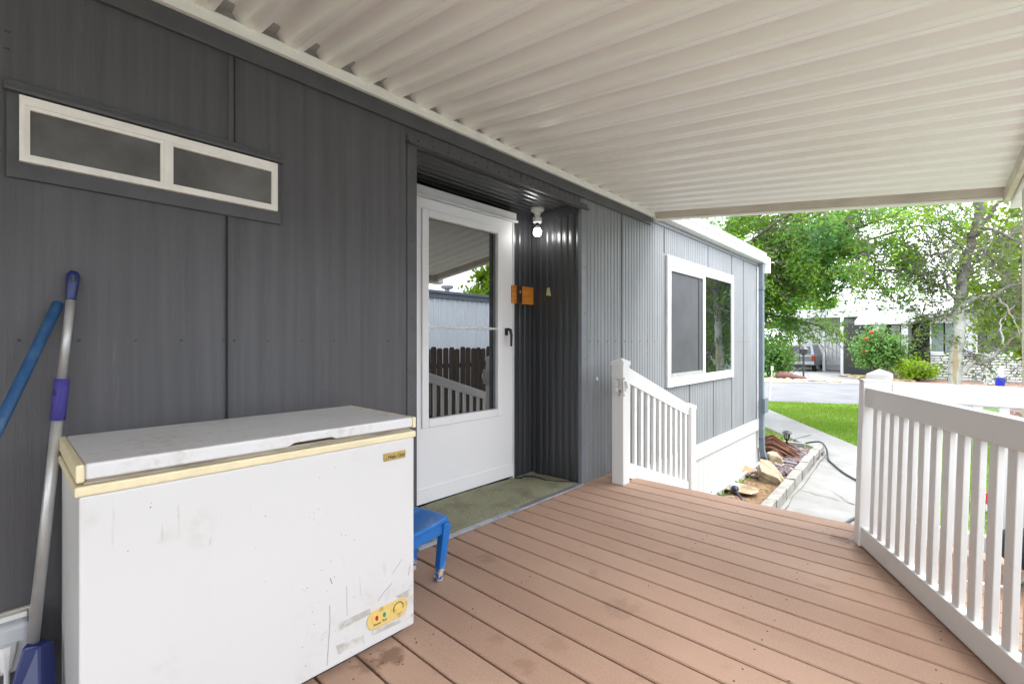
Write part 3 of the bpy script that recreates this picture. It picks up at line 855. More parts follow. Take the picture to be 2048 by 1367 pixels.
# ================================================================== PORCH LIGHT, BOARD
lp = Vector((2.835, .325, SZ))
pl = thing('porch_light', 'white ceiling lamp holder with one lit bulb in the entry recess', 'light', lp)
b = MB(); b.lathe([(.052, 0), (.052, -.016), (.046, -.022), (.030, -.030), (.024, -.05), (.020, -.066)], lp, 24); b.build('canopy', M['white_p'], pl, smooth=False)
b = MB(); b.lathe([(.018, -.066), (.036, -.072), (.036, -.108), (.030, -.113)], lp, 24); b.build('sensor_collar', M['white_p'], pl)
b = MB(); b.lathe([(.014, -.113), (.014, -.136)], lp, 16); b.build('socket', M['black'], pl)
b = MB(); b.lathe([(.015, -.136), (.019, -.150), (.022, -.158)], lp, 20); b.build('bulb_neck', M['white_p'], pl, smooth=True)
b = MB(); b.lathe([(.022, -.158), (.029, -.170), (.032, -.186), (.029, -.203), (.018, -.215), (.004, -.218)], lp, 20); b.build('bulb', M['bulb'], pl, smooth=True)

ob = thing('orange_board', 'orange painted wood block with black doorbell on the recess wall', 'board', (2.85, RD, 1.45))
x0, x1 = PY(1024, 585, RD - .03).x, RX1 - .012
b = MB(); b.box(x0, x1, RD - .035, RD - .006, 1.385, 1.525); b.build('wood_block', M['orange'], ob, bevel=.003)
b = MB(); b.box(x0 + .045, x0 + .105, RD - .047, RD - .035, 1.387, 1.530); b.build('doorbell', M['black'], ob, bevel=.008)
b = MB(); b.box(x0 + .07, x0 + .083, RD - .052, RD - .047, 1.465, 1.49); b.build('button', M['orange'], ob, bevel=.002)
for z_ in (1.405, 1.505): MB().box(x0 + .018, x0 + .028, RD - .037, RD - .034, z_ - .005, z_ + .005).build('screw', M['black'], ob)

# ================================================================== FREEZER
FY, FB = -.548, -.075
FX0, FX1 = .112, 1.043
fz = thing('chest_freezer', 'white chest freezer with yellowed plastic trim and scuffed front', 'freezer', ((FX0 + FX1) / 2, -.3, 0))
b = MB(); b.box(FX0 + .004, FX1 - .002, FY, FB, .022, .724); b.build('cabinet', M['freezer'], fz, bevel=.006, seg=3)
b = MB(); b.box(FX0 + .03, FX1 - .03, FY + .03, FB - .03, .0, .022); b.build('base', M['seam'], fz)
b = MB(); b.box(FX0 - .004, FX1 + .003, FY - .006, FB + .004, .724, .748); b.build('rim_trim', M['yellowed'], fz, bevel=.005, seg=3)
b = MB(); b.box(FX0 + .016, FX1 - .014, FY + .012, FB - .01, .748, .761); b.box(FX0 + .012, FX1 - .01, FY + .005, FB - .006, .7505, .754); b.build('gasket', M['gasket'], fz)
# lid: front skirt with a finger recess in the middle
lid = MB()
mxx = lambda t: FX0 + (FX1 - FX0) * t
lz0, lz1 = .761, .799
poly = [(FX0 + .014, lz0), (mxx(.50), lz0), (mxx(.525), lz0 + .010), (mxx(.655), lz0 + .010), (mxx(.665), lz0 + .003), (FX1 - .012, lz0 + .002), (FX1 - .012, lz1), (FX0 + .014, lz1)]
lid.prism(poly, 1, FY - .004, FB)
lo = lid.build('lid', M['freezer_lid'], fz, bevel=.007, seg=3)
b = MB(); b.box(FX0 - .002, FX0 + .0135, FY - .008, FB + .003, .7575, .799); b.build('lid_end_cap', M['yellowed'], fz, bevel=.004)
b = MB(); b.box(FX1 - .0115, FX1 + .002, FY - .008, FB + .003, .7595, .799); b.build('lid_end_cap', M['yellowed'], fz, bevel=.004)
def seg_line(b, pts, w_, y):
    for (x0, z0), (x1, z1) in zip(pts, pts[1:]):
        d = Vector((x1 - x0, z1 - z0)); n_ = Vector((-d.y, d.x)).normalized() * w_ / 2
        b.add([(x0 + n_.x, y, z0 + n_.y), (x1 + n_.x, y, z1 + n_.y), (x1 - n_.x, y, z1 - n_.y), (x0 - n_.x, y, z0 - n_.y)], [(0, 1, 2, 3)])
def fp(u, v): q = PY(u, v, FY); return (q.x, q.z)
b = MB()
for pl_, w_ in (([(784, 1147), (797, 1128), (804, 1117)], .0016), ([(756, 1200), (770, 1180), (784, 1165)], .002), ([(660, 1155), (664, 1166)], .003), ([(659, 1210), (660, 1240), (656, 1300), (654, 1330)], .0016),
                ([(693, 1170), (694, 1230)], .0012), ([(816, 1150), (820, 1130)], .002)):
    seg_line(b, [fp(*p) for p in pl_], w_, FY - .0006)
r2 = random.Random(3)
for i in range(55):
    cu, cv = r2.choice([(640, 1030), (655, 1090), (650, 1240), (690, 1080), (660, 1270), (620, 1200), (300, 1010), (520, 1060)])
    x_, z_ = fp(cu + r2.gauss(0, 16), cv + r2.gauss(0, 40)); s_z = r2.uniform(.0006, .0022)
    if z_ < .04 or z_ > .71: continue
    b.add([(x_ - s_z, FY - .0006, z_), (x_, FY - .0006, z_ - s_z * r2.uniform(.5, 1.6)), (x_ + s_z, FY - .0006, z_ + s_z * .3), (x_, FY - .0006, z_ + s_z)], [(0, 1, 2, 3)])
b.build('paint_chips', simple('worn_scratch', (.24, .21, .18), .6), fz)['kind'] = 'stuff'
b = MB()
for quad in ([(672, 1290), (727, 1268), (728, 1283), (676, 1308)], [(677, 1245), (740, 1215), (742, 1226), (678, 1260)], [(790, 1192), (826, 1172), (827, 1186), (806, 1198)], [(742, 1262), (826, 1225), (826, 1232), (745, 1270)]):
    b.add([(fp(u, v)[0], FY - .0012, fp(u, v)[1]) for u, v in quad], [(0, 1, 2, 3)])
b.build('tape_residue', M['tape'], fz)
b = MB()
for (u, v), L_, w_ in (((735, 336), .030, .006), ((700, 341), .016, .003), ((652, 379), .007, .004), ((640, 402), .006, .003), ((1037 / 2, 884), .006, .005), ((277, 917), .006, .004), ((180, 907), .012, .003), ((196, 907), .014, .003), ((345, 873), .03, .005), ((420, 865), .02, .004), ((400, 881), .018, .003)):
    p = PZ(min(u, 700) if v > 800 else u / 2 + 2, v if v > 800 else 683 + v / 2, lz1 + .0005)
    if not (FX0 + .03 < p.x < FX1 - .03 and FY + .02 < p.y < FB - .02): continue
    b.add([(p.x - L_ / 2, p.y, lz1 + .0006), (p.x, p.y - w_ / 2, lz1 + .0006), (p.x + L_ / 2, p.y + w_ * .3, lz1 + .0006), (p.x, p.y + w_ / 2, lz1 + .0006)], [(0, 1, 2, 3)])
b.build('lid_flecks', M['ink'], fz)['kind'] = 'stuff'
bd = MB().box(.909, 1.001, FY - .004, FY - .0005, .655, .684).build('badge', M['gold'], fz, bevel=.002)
def text(body, size, loc, rot, m, parent, name='lettering', shear=0, ext=.0004):
    cu = bpy.data.curves.new(name, 'FONT'); cu.body = body; cu.size = size; cu.extrude = ext; cu.shear = shear
    cu.align_x = 'CENTER'; cu.align_y = 'CENTER'
    tmp = bpy.data.objects.new(name, cu); COL.objects.link(tmp)
    dg = bpy.context.evaluated_depsgraph_get(); dg.update()
    me = bpy.data.meshes.new_from_object(tmp.evaluated_get(dg))
    bpy.data.objects.remove(tmp); bpy.data.curves.remove(cu)
    me.materials.clear(); me.materials.append(m)
    o = bpy.data.objects.new(name, me); COL.objects.link(o)
    o.parent = parent; o.location = Vector(loc) - ORG[parent]; o.rotation_euler = rot
    return o
text('Magic Chef', .0155, (.961, FY - .0045, .668), (rad(90), 0, 0), M['ink'], bd)
# control panel: a pill
cx0, cx1, cz = .846, 1.006, .112
pr = .034
poly = []
for k in range(13): th = PI / 2 + PI * k / 12; poly.append((cx0 + pr * .9 + pr * math.cos(th), cz + pr * math.sin(th)))
for k in range(13): th = -PI / 2 + PI * k / 12; poly.append((cx1 - pr * .9 + pr * math.cos(th), cz + pr * math.sin(th)))
b = MB(); b.prism(poly, 1, FY - .005, FY - .0005); pn = b.build('control_panel', M['panel_y'], fz, bevel=.002)
b = MB(); b.prism([(.862, cz - .008), (.925, cz - .008), (.934, cz + .004), (.936, cz + .016), (.862, cz + .016)], 1, FY - .0065, FY - .0052); b.build('indicator_plate', M['panel_y2'], pn)
for x_, mm in ((.879, 'red'), (.909, 'green')):
    b = MB()
    b.prism([(x_ + .0055 * math.cos(2 * PI * k / 14), cz + .005 + .0085 * math.sin(2 * PI * k / 14)) for k in range(14)], 1, FY - .009, FY - .0065)
    b.build('indicator_light', M[mm], pn)
dc = (.968, cz + .003)
b = MB(); b.prism([(dc[0] + .017 * math.cos(2 * PI * k / 24), dc[1] + .017 * math.sin(2 * PI * k / 24)) for k in range(24)], 1, FY - .008, FY - .0052)
b.box(dc[0] - .013, dc[0] + .013, FY - .013, FY - .008, dc[1] - .003, dc[1] + .003)
b.build('dial', M['panel_y2'], pn, bevel=.001)
b = MB()
arc = [(dc[0] + .0205 * math.cos(rad(t)), dc[1] + .0205 * math.sin(rad(t))) for t in range(-20, 215, 15)]
seg_line(b, arc, .003, FY - .0056); b.build('dial_scale', M['ink'], pn)
text('Power', .011, (.882, FY - .0054, cz - .017), (rad(90), 0, 0), M['ink'], pn)
text('Run', .011, (.912, FY - .0054, cz - .015), (rad(90), 0, 0), M['ink'], pn)

# ================================================================== BLUE STOOL
sl = thing('blue_stool', 'low blue wooden stool with chipped paint behind the freezer', 'stool', (1.22, -.25, 0))
A, B, C_, D_ = Vector((1.384, -.352)), Vector((1.350, -.125)), Vector((1.06, -.10)), Vector((1.05, -.425))
def bil(s, t): return A * (1 - s) * (1 - t) + D_ * s * (1 - t) + B * (1 - s) * t + C_ * s * t
b = MB(); n_ = 14; vs = []; fs = []
for zt in (0, 1):
    for j in range(n_ + 1):
        for i in range(n_ + 1):
            s, t = i / n_, j / n_
            # rounded corners
            ss, tt = s * 2 - 1, t * 2 - 1
            k = max(abs(ss), abs(tt)); L_ = math.hypot(ss, tt)
            if k > 0:
                f_ = 1 - .07 * (min(abs(ss), abs(tt)) / k) ** 3 * k ** 6
                ss *= f_; tt *= f_
            p = bil((ss + 1) / 2, (tt + 1) / 2)
            dish = -.014 * max(0, 1 - (ss * ss + tt * tt) ** 1.0 * 1.1)
            vs.append((p.x, p.y, (.286 + dish) if zt else .262))
m_ = (n_ + 1) ** 2
for j in range(n_):
    for i in range(n_):
        q = (j * (n_ + 1) + i, j * (n_ + 1) + i + 1, (j + 1) * (n_ + 1) + i + 1, (j + 1) * (n_ + 1) + i)
        fs.append(q[::-1]); fs.append(tuple(x + m_ for x in q))
ring = [i for i in range(n_ + 1)] + [j * (n_ + 1) + n_ for j in range(1, n_ + 1)] + [n_ * (n_ + 1) + i for i in range(n_ - 1, -1, -1)] + [j * (n_ + 1) for j in range(n_ - 1, 0, -1)]
for a_, b_ in zip(ring, ring[1:] + ring[:1]): fs.append((a_, b_, b_ + m_, a_ + m_))
b.add(vs, fs); b.build('seat', M['bluepaint'], sl, smooth=True, bevel=.005, seg=3)
b = MB()
def bar2(p, q, z0, z1, w_=.018):
    p, q = Vector((*p, 0)), Vector((*q, 0)); d = (q - p).normalized(); n2 = Vector((-d.y, d.x, 0)) * w_ / 2
    b.hexa([(*(p + n2).xy, z0), (*(p - n2).xy, z0), (*(q - n2).xy, z0), (*(q + n2).xy, z0)], [(*(p + n2).xy, z1), (*(p - n2).xy, z1), (*(q - n2).xy, z1), (*(q + n2).xy, z1)])
ins = [bil(.1, .08), bil(.1, .92), bil(.9, .92), bil(.9, .08)]
for i in range(4): bar2(ins[i], ins[(i + 1) % 4], .215, .2615)
b.build('apron', M['bluepaint'], sl, bevel=.002)
cen = bil(.5, .5)
for i in range(4):
    tp = bil(.075 if i in (0, 1) else .925, .06 if i in (0, 3) else .94); d = (tp - cen).normalized(); ft = tp - d * .03 if i else Vector((1.331, -.327))
    def ring4(p, h, z):
        return [(p.x - h, p.y - h, z), (p.x + h, p.y - h, z), (p.x + h, p.y + h, z), (p.x - h, p.y + h, z)]
    b = MB(); mid = ft.lerp(tp, .24)
    b.hexa(ring4(mid, .0168, .055), ring4(tp, .021, .2615)); lg = b.build('leg', M['bluepaint'], sl, bevel=.003)
    b = MB(); b.hexa(ring4(ft, .0155, .0), ring4(mid, .0168, .055)); b.build('worn_foot', simple('chipped_foot', (.55, .44, .27), .6, c2=(.012, .09, .36), vs=55, lo=.48, hi=.53) if i == 0 else bpy.data.materials['chipped_foot'], lg, bevel=.003)

# ================================================================== MOPS, OUTLET
def lerpv(a, b, t): return Vector(a).lerp(Vector(b), t)
mp_t, mp_b = Vector((.146, -.028, 1.298)), PY(62, 1318, -.145)
mt = thing('shovel', 'aluminium pole with purple grip and blue plastic head leaning on the wall', 'shovel', mp_b)
L = lambda t: lerpv(mp_t, mp_b, t)
b = MB(); b.tube([L(.0), L(.012), L(.03), L(.075), L(.085)], [.010, .0155, .0155, .0125, .011], 14); gp = b.build('top_grip', M['navy'], mt, smooth=True)
q = L(.025)
b = MB(); b.tube([q + Vector((.0, -.017, .012)), q + Vector((0, -.0175, -.006))], .0055, 10); b.build('hanging_hole', M['black'], gp)
b = MB(); b.tube([L(.08), L(.30)], .0115, 14); b.tube([L(.30), L(.97)], .0135, 14); b.build('pole', M['polemetal'], mt, smooth=True)
b = MB(); b.tube([L(.30), L(.33), L(.41)], [.0185, .0178, .0182], 14); b.build('foam_sleeve', M['sleeve'], mt, smooth=True)
b = MB()
hb = L(.965)
b.tube([hb, L(1.0)], [.018, .022], 12)
b.hexa([(hb.x - .085, hb.y - .06, .004), (hb.x + .01, hb.y - .14, .004), (hb.x + .05, hb.y - .10, .004), (hb.x - .02, hb.y + .0, .004)],
       [(hb.x - .022, hb.y - .022, hb.z + .01), (hb.x + .016, hb.y - .03, hb.z + .005), (hb.x + .046, hb.y + .0, hb.z - .008), (hb.x - .004, hb.y + .018, hb.z + .015)])
b.build('blade', M['navy'], mt, bevel=.008)
bs = thing('broom_handle', 'faded blue wooden handle leaning left of the aluminium pole', 'broom', (-.13, -.45, .1))
b = MB(); t0, t1 = Vector((.112, -.026, 1.198)), Vector((-.018, -.16, .83)); t2 = t1 + (t1 - t0) * 2.15
b.tube([t0 + (t0 - t1) * .012, t0, t1, t2], [.006, .0135, .0135, .0135], 12); b.build('handle', M['bluepole'], bs, smooth=True)
b = MB(); b.box(t2.x - .16, t2.x + .12, t2.y - .03, t2.y + .03, max(t2.z - .09, .05), max(t2.z - .03, .09)); b.build('broom_block', M['navy'], bs, bevel=.008)
b = MB(); b.box(t2.x - .15, t2.x + .11, t2.y - .026, t2.y + .026, .002, .05); b.build('bristles', M['black'], bs)
ol = thing('outlet_box', 'cloudy weatherproof outlet cover low on the wall behind the poles', 'outlet', (.0, 0, .22))
b = MB(); b.box(-.05, .058, -.022, -.001, .135, .30); b.build('back_plate', simple('old_cream_plate', (.62, .6, .5), .5), ol, bevel=.004)
b = MB(); b.box(-.045, .052, -.075, -.022, .145, .282); b.build('cover', M['clearplastic'], ol, bevel=.014, seg=3)
b = MB(); b.box(-.04, .045, -.045, -.022, .284, .298); b.tube([(-.04, -.04, .29), (.045, -.04, .29)], .006, 8); b.build('hinge', M['white_p'], ol)
b = MB(); b.tube([(.005, -.082, .235), (.005, -.084, .215), (.005, -.08, .165)], [.022, .02, .011], 10); b.tube([(.005, -.08, .165), (.005, -.07, .12), (.0, -.05, .0)], .006, 8); b.build('plug', M['cord'], ol)

# ================================================================== WHITE VINYL RAILS
def vpost(mbname, x, y, z0, z1, w_=.098, parent=None, m='vinyl_old'):
    b = MB(); b.box(x - w_ / 2, x + w_ / 2, y - w_ / 2, y + w_ / 2, z0, z1); p = b.build('post', M[m], parent, bevel=.004)
    c = MB(); h = w_ / 2 + .005
    c.box(x - h, x + h, y - h, y + h, z1 - .012, z1 + .016)
    vs = [(x - h, y - h, z1 + .016), (x + h, y - h, z1 + .016), (x + h, y + h, z1 + .016), (x - h, y + h, z1 + .016), (x, y, z1 + .045)]
    c.add(vs, [(0, 1, 4), (1, 2, 4), (2, 3, 4), (3, 0, 4)])
    c.build('cap', M['vinyl'], p)
    return p
def stair_rail(label, y, x0, x1, zt0, zt1, zb0, zb1, post1_top, hinge=False):
    r = thing('stair_railing', label, 'railing', (x0, y, 0))
    vpost('post', x0, y, .0, .915 if hinge else .89, parent=r)
    vpost('post', x1 + .075, y - .0, G + .0, post1_top, .10, parent=r)
    xa, xb = x0 + .05, x1 + .02
    zt = lambda x: zt0 + (zt1 - zt0) * (x - xa) / (x1 - xa)
    zb = lambda x: zb0 + (zb1 - zb0) * (x - xa) / (x1 - xa)
    b = MB(); b.prism([(xa, zt(xa) - .125), (xb, zt(xb) - .105), (xb, zt(xb)), (xa, zt(xa))], 1, y - .022, y + .022); b.build('top_rail', M['vinyl'], r, bevel=.004)
    b = MB(); b.prism([(xa, zb(xa) - .12), (xb, zb(xb) - .12), (xb, zb(xb)), (xa, zb(xa))], 1, y - .022, y + .022); b.build('bottom_rail', M['vinyl'], r, bevel=.004)
    n = 11
    for i in range(n):
        xc = xa + .055 + (x1 - xa - .08) * i / (n - 1)
        b = MB(); b.box(xc - .02, xc + .02, y - .014, y + .014, zb(xc) - .02, zt(xc) - .09); b.build('baluster', M['vinyl'], r, bevel=.003)
    return r
RL = stair_rail('white stair railing beside the house wall below the window', -.205, 3.195, 4.44, .895, .485, .155, -.26, .44, True)
# worn hinge left on the near post
b = MB()
X0 = 3.195 - .052
hy, hz = -.235, .745
for dy, dz, hw, hh in ((.0, .062, .04, .008), (.0, -.062, .04, .008), (-.012, .0, .026, .048), (.026, .018, .022, .022), (-.036, .028, .022, .011), (-.034, -.02, .018, .011), (.006, -.052, .012, .03), (-.05, .004, .014, .014), (.03, -.03, .012, .014)):
    b.box(X0 - .010, X0 + .002, hy + dy - hw, hy + dy + hw, hz + dz - hh, hz + dz + hh)
b.tube([(X0 - .012, hy - .03, hz - .05), (X0 - .014, hy - .03, hz + .06)], .007, 8)
b.build('hinge', M['white_p'], RL, bevel=.002)
RR = stair_rail('white stair railing behind the open gate, going down the steps', -1.765, 3.225, 4.62, .80, .37, .135, -.29, .34)
# level railing along the deck edge, right of the steps
lr = thing('deck_railing', 'level white railing along the deck edge behind the gate', 'railing', (3.27, -2.1, 0))
b = MB(); b.box(3.25, 3.295, -2.60, -1.82, .765, .862); b.build('top_rail', M['vinyl'], lr, bevel=.004)
b = MB(); b.box(3.25, 3.295, -2.60, -1.82, .045, .125); b.build('bottom_rail', M['vinyl'], lr, bevel=.004)
for i, y_ in enumerate((-1.88, -1.967, -2.058, -2.146, -2.236, -2.33, -2.42, -2.51)):
    b = MB(); b.box(3.258, 3.287, y_ - .018, y_ + .018, .12, .77); b.build('baluster', M['vinyl'], lr, bevel=.003)
vpost('post', 3.27, -2.65, 0, .89, parent=lr)
# outer railing of the deck (behind the gate, right of the frame)
orl = thing('side_railing', 'white railing along the outer side of the deck', 'railing', (2.0, -2.65, 0))
b = MB(); b.box(-5.6, 3.21, -2.672, -2.628, .765, .862); b.build('top_rail', M['vinyl'], orl, bevel=.004)
b = MB(); b.box(-5.6, 3.21, -2.672, -2.628, .045, .125); b.build('bottom_rail', M['vinyl'], orl, bevel=.004)
for i in range(77):
    x_ = 3.12 - i * .112
    b = MB(); b.box(x_ - .018, x_ + .018, -2.664, -2.636, .12, .77); b.build('baluster', M['vinyl'], orl)

# the loose gate, leaning
g_ang = math.atan2(-.4405, -.8977)
gt = thing('gate', 'white slatted gate swung open across the right of the deck', 'gate', (3.095, -1.664, .0), rot=(0, 0, g_ang))
lean = math.tan(rad(1.7))
GL = 1.62
def gb(name, s0, s1, t0, t1, z0, z1, bev=.004, m='vinyl', par=None):
    # local x along the gate, local y = to the house side (viewer); leaning away: y shifts with z
    b = MB()
    f = lambda s, t, z: (s, t + lean * z, z)
    b.hexa([f(s0, t0, z0), f(s1, t0, z0), f(s1, t1, z0), f(s0, t1, z0)], [f(s0, t0, z1), f(s1, t0, z1), f(s1, t1, z1), f(s0, t1, z1)])
    return b.build(name, M[m], par or gt, bevel=bev, local=True)
s1_ = gb('stile', 0, .055, -.0, .11, .004, .872)
gb('stile_cap', -.003, .058, -.003, .113, .872, .882, .003, par=s1_)
gb('top_rail', .055, GL, .01, .055, .742, .84)
gb('bottom_rail', .055, GL, .01, .055, .012, .108)
for i in range(17):
    s = .118 + i * .0845
    gb('baluster', s, s + .042, .022, .043, .10, .75, .003)
gb('stile', GL, GL + .055, -.0, .11, .004, .872)
for z_ in (.80, .27):
    hb_ = gb('hinge_plate', -.012, -.001, .03, .045, z_ - .05, z_ + .05, .003, 'alum')
    for q in (-.035, .035):
        gb('bolt', -.018, -.012, .032, .044, z_ + q - .006, z_ + q + .006, .002, 'polemetal', hb_)

# things on the deck behind the gate
tb = thing('navy_tub', 'dark navy plastic tub tipped over behind the gate slats', 'tub', (3.05, -2.36, 0))
b = MB(); b.tube([(3.12, -2.22, .15), (3.10, -2.26, .155), (2.98, -2.50, .16)], [.06, .085, .145], 18); b.build('tub_shell', M['navydark'], tb, smooth=False)
b = MB(); b.tube([(2.985, -2.49, .16), (2.975, -2.51, .16)], [.152, .152], 18); b.build('tub_rim', M['navydark'], tb)
b = MB(); pts = []
for k in range(15):
    th = PI * 1.5 * k / 14
    pts.append((2.88 - .12 * math.sin(th) + .12 * k / 14, -2.06 - .018 * k, .008 + .05 * max(0, math.sin(th)) ))
b.tube(pts, .007, 6)
o = b.build('extension_cable', M['cord']); tag(o, 'white cord looping over the deck behind the gate', 'cord')

# ================================================================== PLANTING BED
def rock(label, c, size, m, seed, rotz=0, name='garden_rock', group='rocks in the planting bed'):
    r = random.Random(seed); bm = bmesh.new(); bmesh.ops.create_icosphere(bm, subdivisions=5, radius=1)
    planes = []
    for k in range(13):
        d = Vector((r.gauss(0, 1), r.gauss(0, 1), r.gauss(0, 1))).normalized(); planes.append((d, r.uniform(.42, .74)))
    for v in bm.verts:
        for d, h in planes:
            t = v.co.dot(d) - h
            if t > 0: v.co -= d * t * .985
        q_ = v.co * 2.1 + Vector((seed, seed * .7, 0)); nv = mnoise.fractal(q_, .9, 2.1, 5); v.co *= 1 + .075 * nv + .05 * abs(mnoise.noise(q_ * 1.7))
        v.co = Vector((v.co.x * size[0], v.co.y * size[1], v.co.z * size[2]))
    bm.transform(Matrix.Rotation(rotz, 4, 'Z'))
    me = bpy.data.meshes.new(name); bm.to_mesh(me); bm.free(); me.materials.append(m)
    o = bpy.data.objects.new(name, me); COL.objects.link(o); o.location = c
    tag(o, label, 'rock', group); return o
rock('large cream sandstone boulder with a dark corner beside the block edging', (6.98, -.325, -.70), (.36, .23, .25), M['rock'], 6, .9)
rock('small cream rounded stone standing on end in front of the grey timber', (7.86, -.16, -.665), (.16, .12, .17), M['rock'], 9, .9)
rock('reddish tan stone at the edge of the gravel nearest the skirting', (7.02, .0, -.74), (.30, .12, .11), M['rock_red'], 12, -.5)
rock('flat cream slab under the tipped garden light', (6.12, -.17, -.745), (.17, .25, .08), M['rock'], 21, .2)
rock('pale flat stone beside the fallen light at the deck edge', (5.78, -.17, -.765), (.10, .14, .05), M['rock'], 33, .1)
rock('fist-sized white stone between the weeds', (6.55, -.06, -.765), (.075, .06, .04), M['rock'], 34, .1)
# block edging
nb = 8
pA, pB = Vector((5.2, -.665)), Vector((9.50, -.50))
for i in range(nb):
    t0, t1 = i / nb, (i + 1) / nb
    a_ = pA.lerp(pB, t0 + .004); c2_ = pA.lerp(pB, t1 - .004)
    d = (c2_ - a_).normalized(); n2 = Vector((-d.y, d.x)) * .055
    j_ = rng.uniform(-.012, .012); zt = G + .155 + rng.uniform(-.012, .012)
    b = MB(); ra = [a_ + n2, a_ - n2, c2_ - n2, c2_ + n2]
    b.hexa([(p.x, p.y + j_, G) for p in ra], [(p.x, p.y + j_, zt + rng.uniform(-.006, .006)) for p in ra])
    o = b.build('edging_block', M['block'], bevel=.012, seg=3)
    nm = ['half hidden by the deck edge', 'nearest the deck edge', 'second from the deck edge', 'beside the boulder', 'just past the boulder', 'beside the gravel middle', 'second from the far end', 'at the far end under the black hose'][i]
    tag(o, 'pale lime-washed edging block ' + nm, 'edging block', 'blocks edging the planting bed')
b = MB(); b.box(9.36, 9.44, -.30, .30, G, G + .14); o = b.build('edging_slab', M['block'], bevel=.01); tag(o, 'grey concrete edging slab behind the driftwood', 'edging')
# gravel
def gravel():
    bm = bmesh.new(); bmesh.ops.create_icosphere(bm, subdivisions=1, radius=1); bv = np.array([v.co[:] for v in bm.verts]); bf = [tuple(v.index for v in f.verts) for f in bm.faces]; bm.free()
    r = NR; b = MB(); n = 1700
    for i in range(n):
        x = r.uniform(6.9, 9.35); y = r.uniform(-.60, .02) if x < 7.86 else r.uniform(-.56, .28)
        if y > -.02 - (x - 6.9) * .0 and x < 7.85 and y > -.03: y = -.04
        if x < 7.35 and y < -.12 - (x - 6.9) * .5 and r.random() < .85: continue
        s = r.uniform(.026, .056); sc = np.array([s, s * r.uniform(.6, 1), s * r.uniform(.45, .7)])
        a = r.uniform(0, PI); R_ = np.array([[math.cos(a), -math.sin(a), 0], [math.sin(a), math.cos(a), 0], [0, 0, 1]])
        p = (bv * sc * r.uniform(.85, 1.15, bv.shape)) @ R_.T + np.array([x, y, G + .045 + r.uniform(0, .025)])
        b.add(p.tolist(), bf)
    o = b.build('gravel', M['pebble'], smooth=True); tag(o, 'purple-brown river gravel in the planting bed', 'gravel', kind='stuff')
gravel()
# dirt crumbs
b = MB()
for i in range(700):
    x = rng.uniform(5.4, 7.3); y = rng.uniform(-.6, -.02); s = rng.uniform(.004, .016); z = G + .035
    b.add([(x - s, y, z), (x, y - s, z), (x + s, y, z), (x, y + s, z), (x, y, z + s)], [(0, 1, 4), (1, 2, 4), (2, 3, 4), (3, 0, 4)])
o = b.build('dirt_crumbs', M['dirt']); tag(o, 'crumbs of sandy soil in the bed', 'soil', kind='stuff')
# driftwood
b = MB()
r3 = random.Random(4)
for i in range(52):
    y0 = .19 + r3.uniform(-.03, .05); off = Vector((r3.gauss(0, .07), 0, abs(r3.gauss(0, .065))))
    p0 = Vector((8.60 + off.x * 1.1, .22 + r3.uniform(-.05, .02), -.73 + off.z * .9)); p1 = Vector((8.58 + off.x * .9, .0, -.70 + off.z * 1.5)); p2 = Vector((8.55 + off.x * 1.6, -.32 + r3.uniform(-.05, .12), -.77 + off.z * .7))
    b.tube([p0, p0.lerp(p1, .5) + Vector((0, 0, .02)), p1, p1.lerp(p2, .5) + Vector((0, 0, .01)), p2], [.012, .022, .027, .019, .005], 5)
o = b.build('driftwood', M['driftwood'], smooth=False); tag(o, 'rust-brown driftwood stump lying by the downspout outlet', 'driftwood')
b = MB(); p, q = Vector((8.02, -.02, -.745)), Vector((7.93, -.46, -.75)); b.tube([p, q], [.055, .05], 4); o = b.build('grey_timber', M['greywood'], bevel=.006); tag(o, 'weathered grey timber offcut lying across the gravel', 'timber')
# path lights
pb = PZ(1592, 904, G + .04)
pb = Vector((8.75, -.155, G + .04))
def pathlight(label, c, rot=None, tall=.36):
    r = thing('path_light', label, 'garden light', c, 'solar path lights', rot)
    z = lambda v: (0, 0, v)
    b = MB(); b.lathe([(.012, 0), (.014, tall * .62)], (0, 0, 0), 10); b.build('stake', M['blackmetal'], r, local=True)
    b = MB()
    for k in range(8):
        th = 2 * PI * k / 8
        b.tube([(.014 * math.cos(th), .014 * math.sin(th), tall * .58), (.038 * math.cos(th), .038 * math.sin(th), tall * .72), (.048 * math.cos(th), .048 * math.sin(th), tall * .88)], .006, 5)
    b.build('cage', M['blackmetal'], r, local=True)
    b = MB(); b.lathe([(.028, tall * .66), (.030, tall * .88)], (0, 0, 0), 12); b.build('lens', M['clearplastic'], r, local=True)
    b = MB(); b.lathe([(.075, tall * .87), (.078, tall * .885), (.06, tall * .94), (.03, tall * .975), (.008, tall * .99)], (0, 0, 0), 18); b.build('cap', M['blackmetal'], r, local=True)
    return r
pathlight('upright black solar path light beside the driftwood', pb, tall=.40)
fl = thing('tipped_path_light', 'tipped-over garden light with a clear globe lying on the flat slab', 'garden light', (5.72, -.335, -.72))
A_, B_ = Vector((5.70, -.36, -.745)), Vector((5.965, -.165, -.655))
b = MB(); b.tube([A_, A_.lerp(B_, .7)], .012, 8); b.tube([A_.lerp(B_, .66), A_.lerp(B_, .74), A_.lerp(B_, .80)], [.02, .042, .046], 14); b.build('stake', M['navydark'], fl)
b = MB(); b.tube([A_.lerp(B_, .80), A_.lerp(B_, .86), A_.lerp(B_, .96), A_.lerp(B_, 1.04), A_.lerp(B_, 1.06)], [.044, .055, .052, .032, .008], 16); b.build('globe', M['clearplastic'], fl, smooth=True)
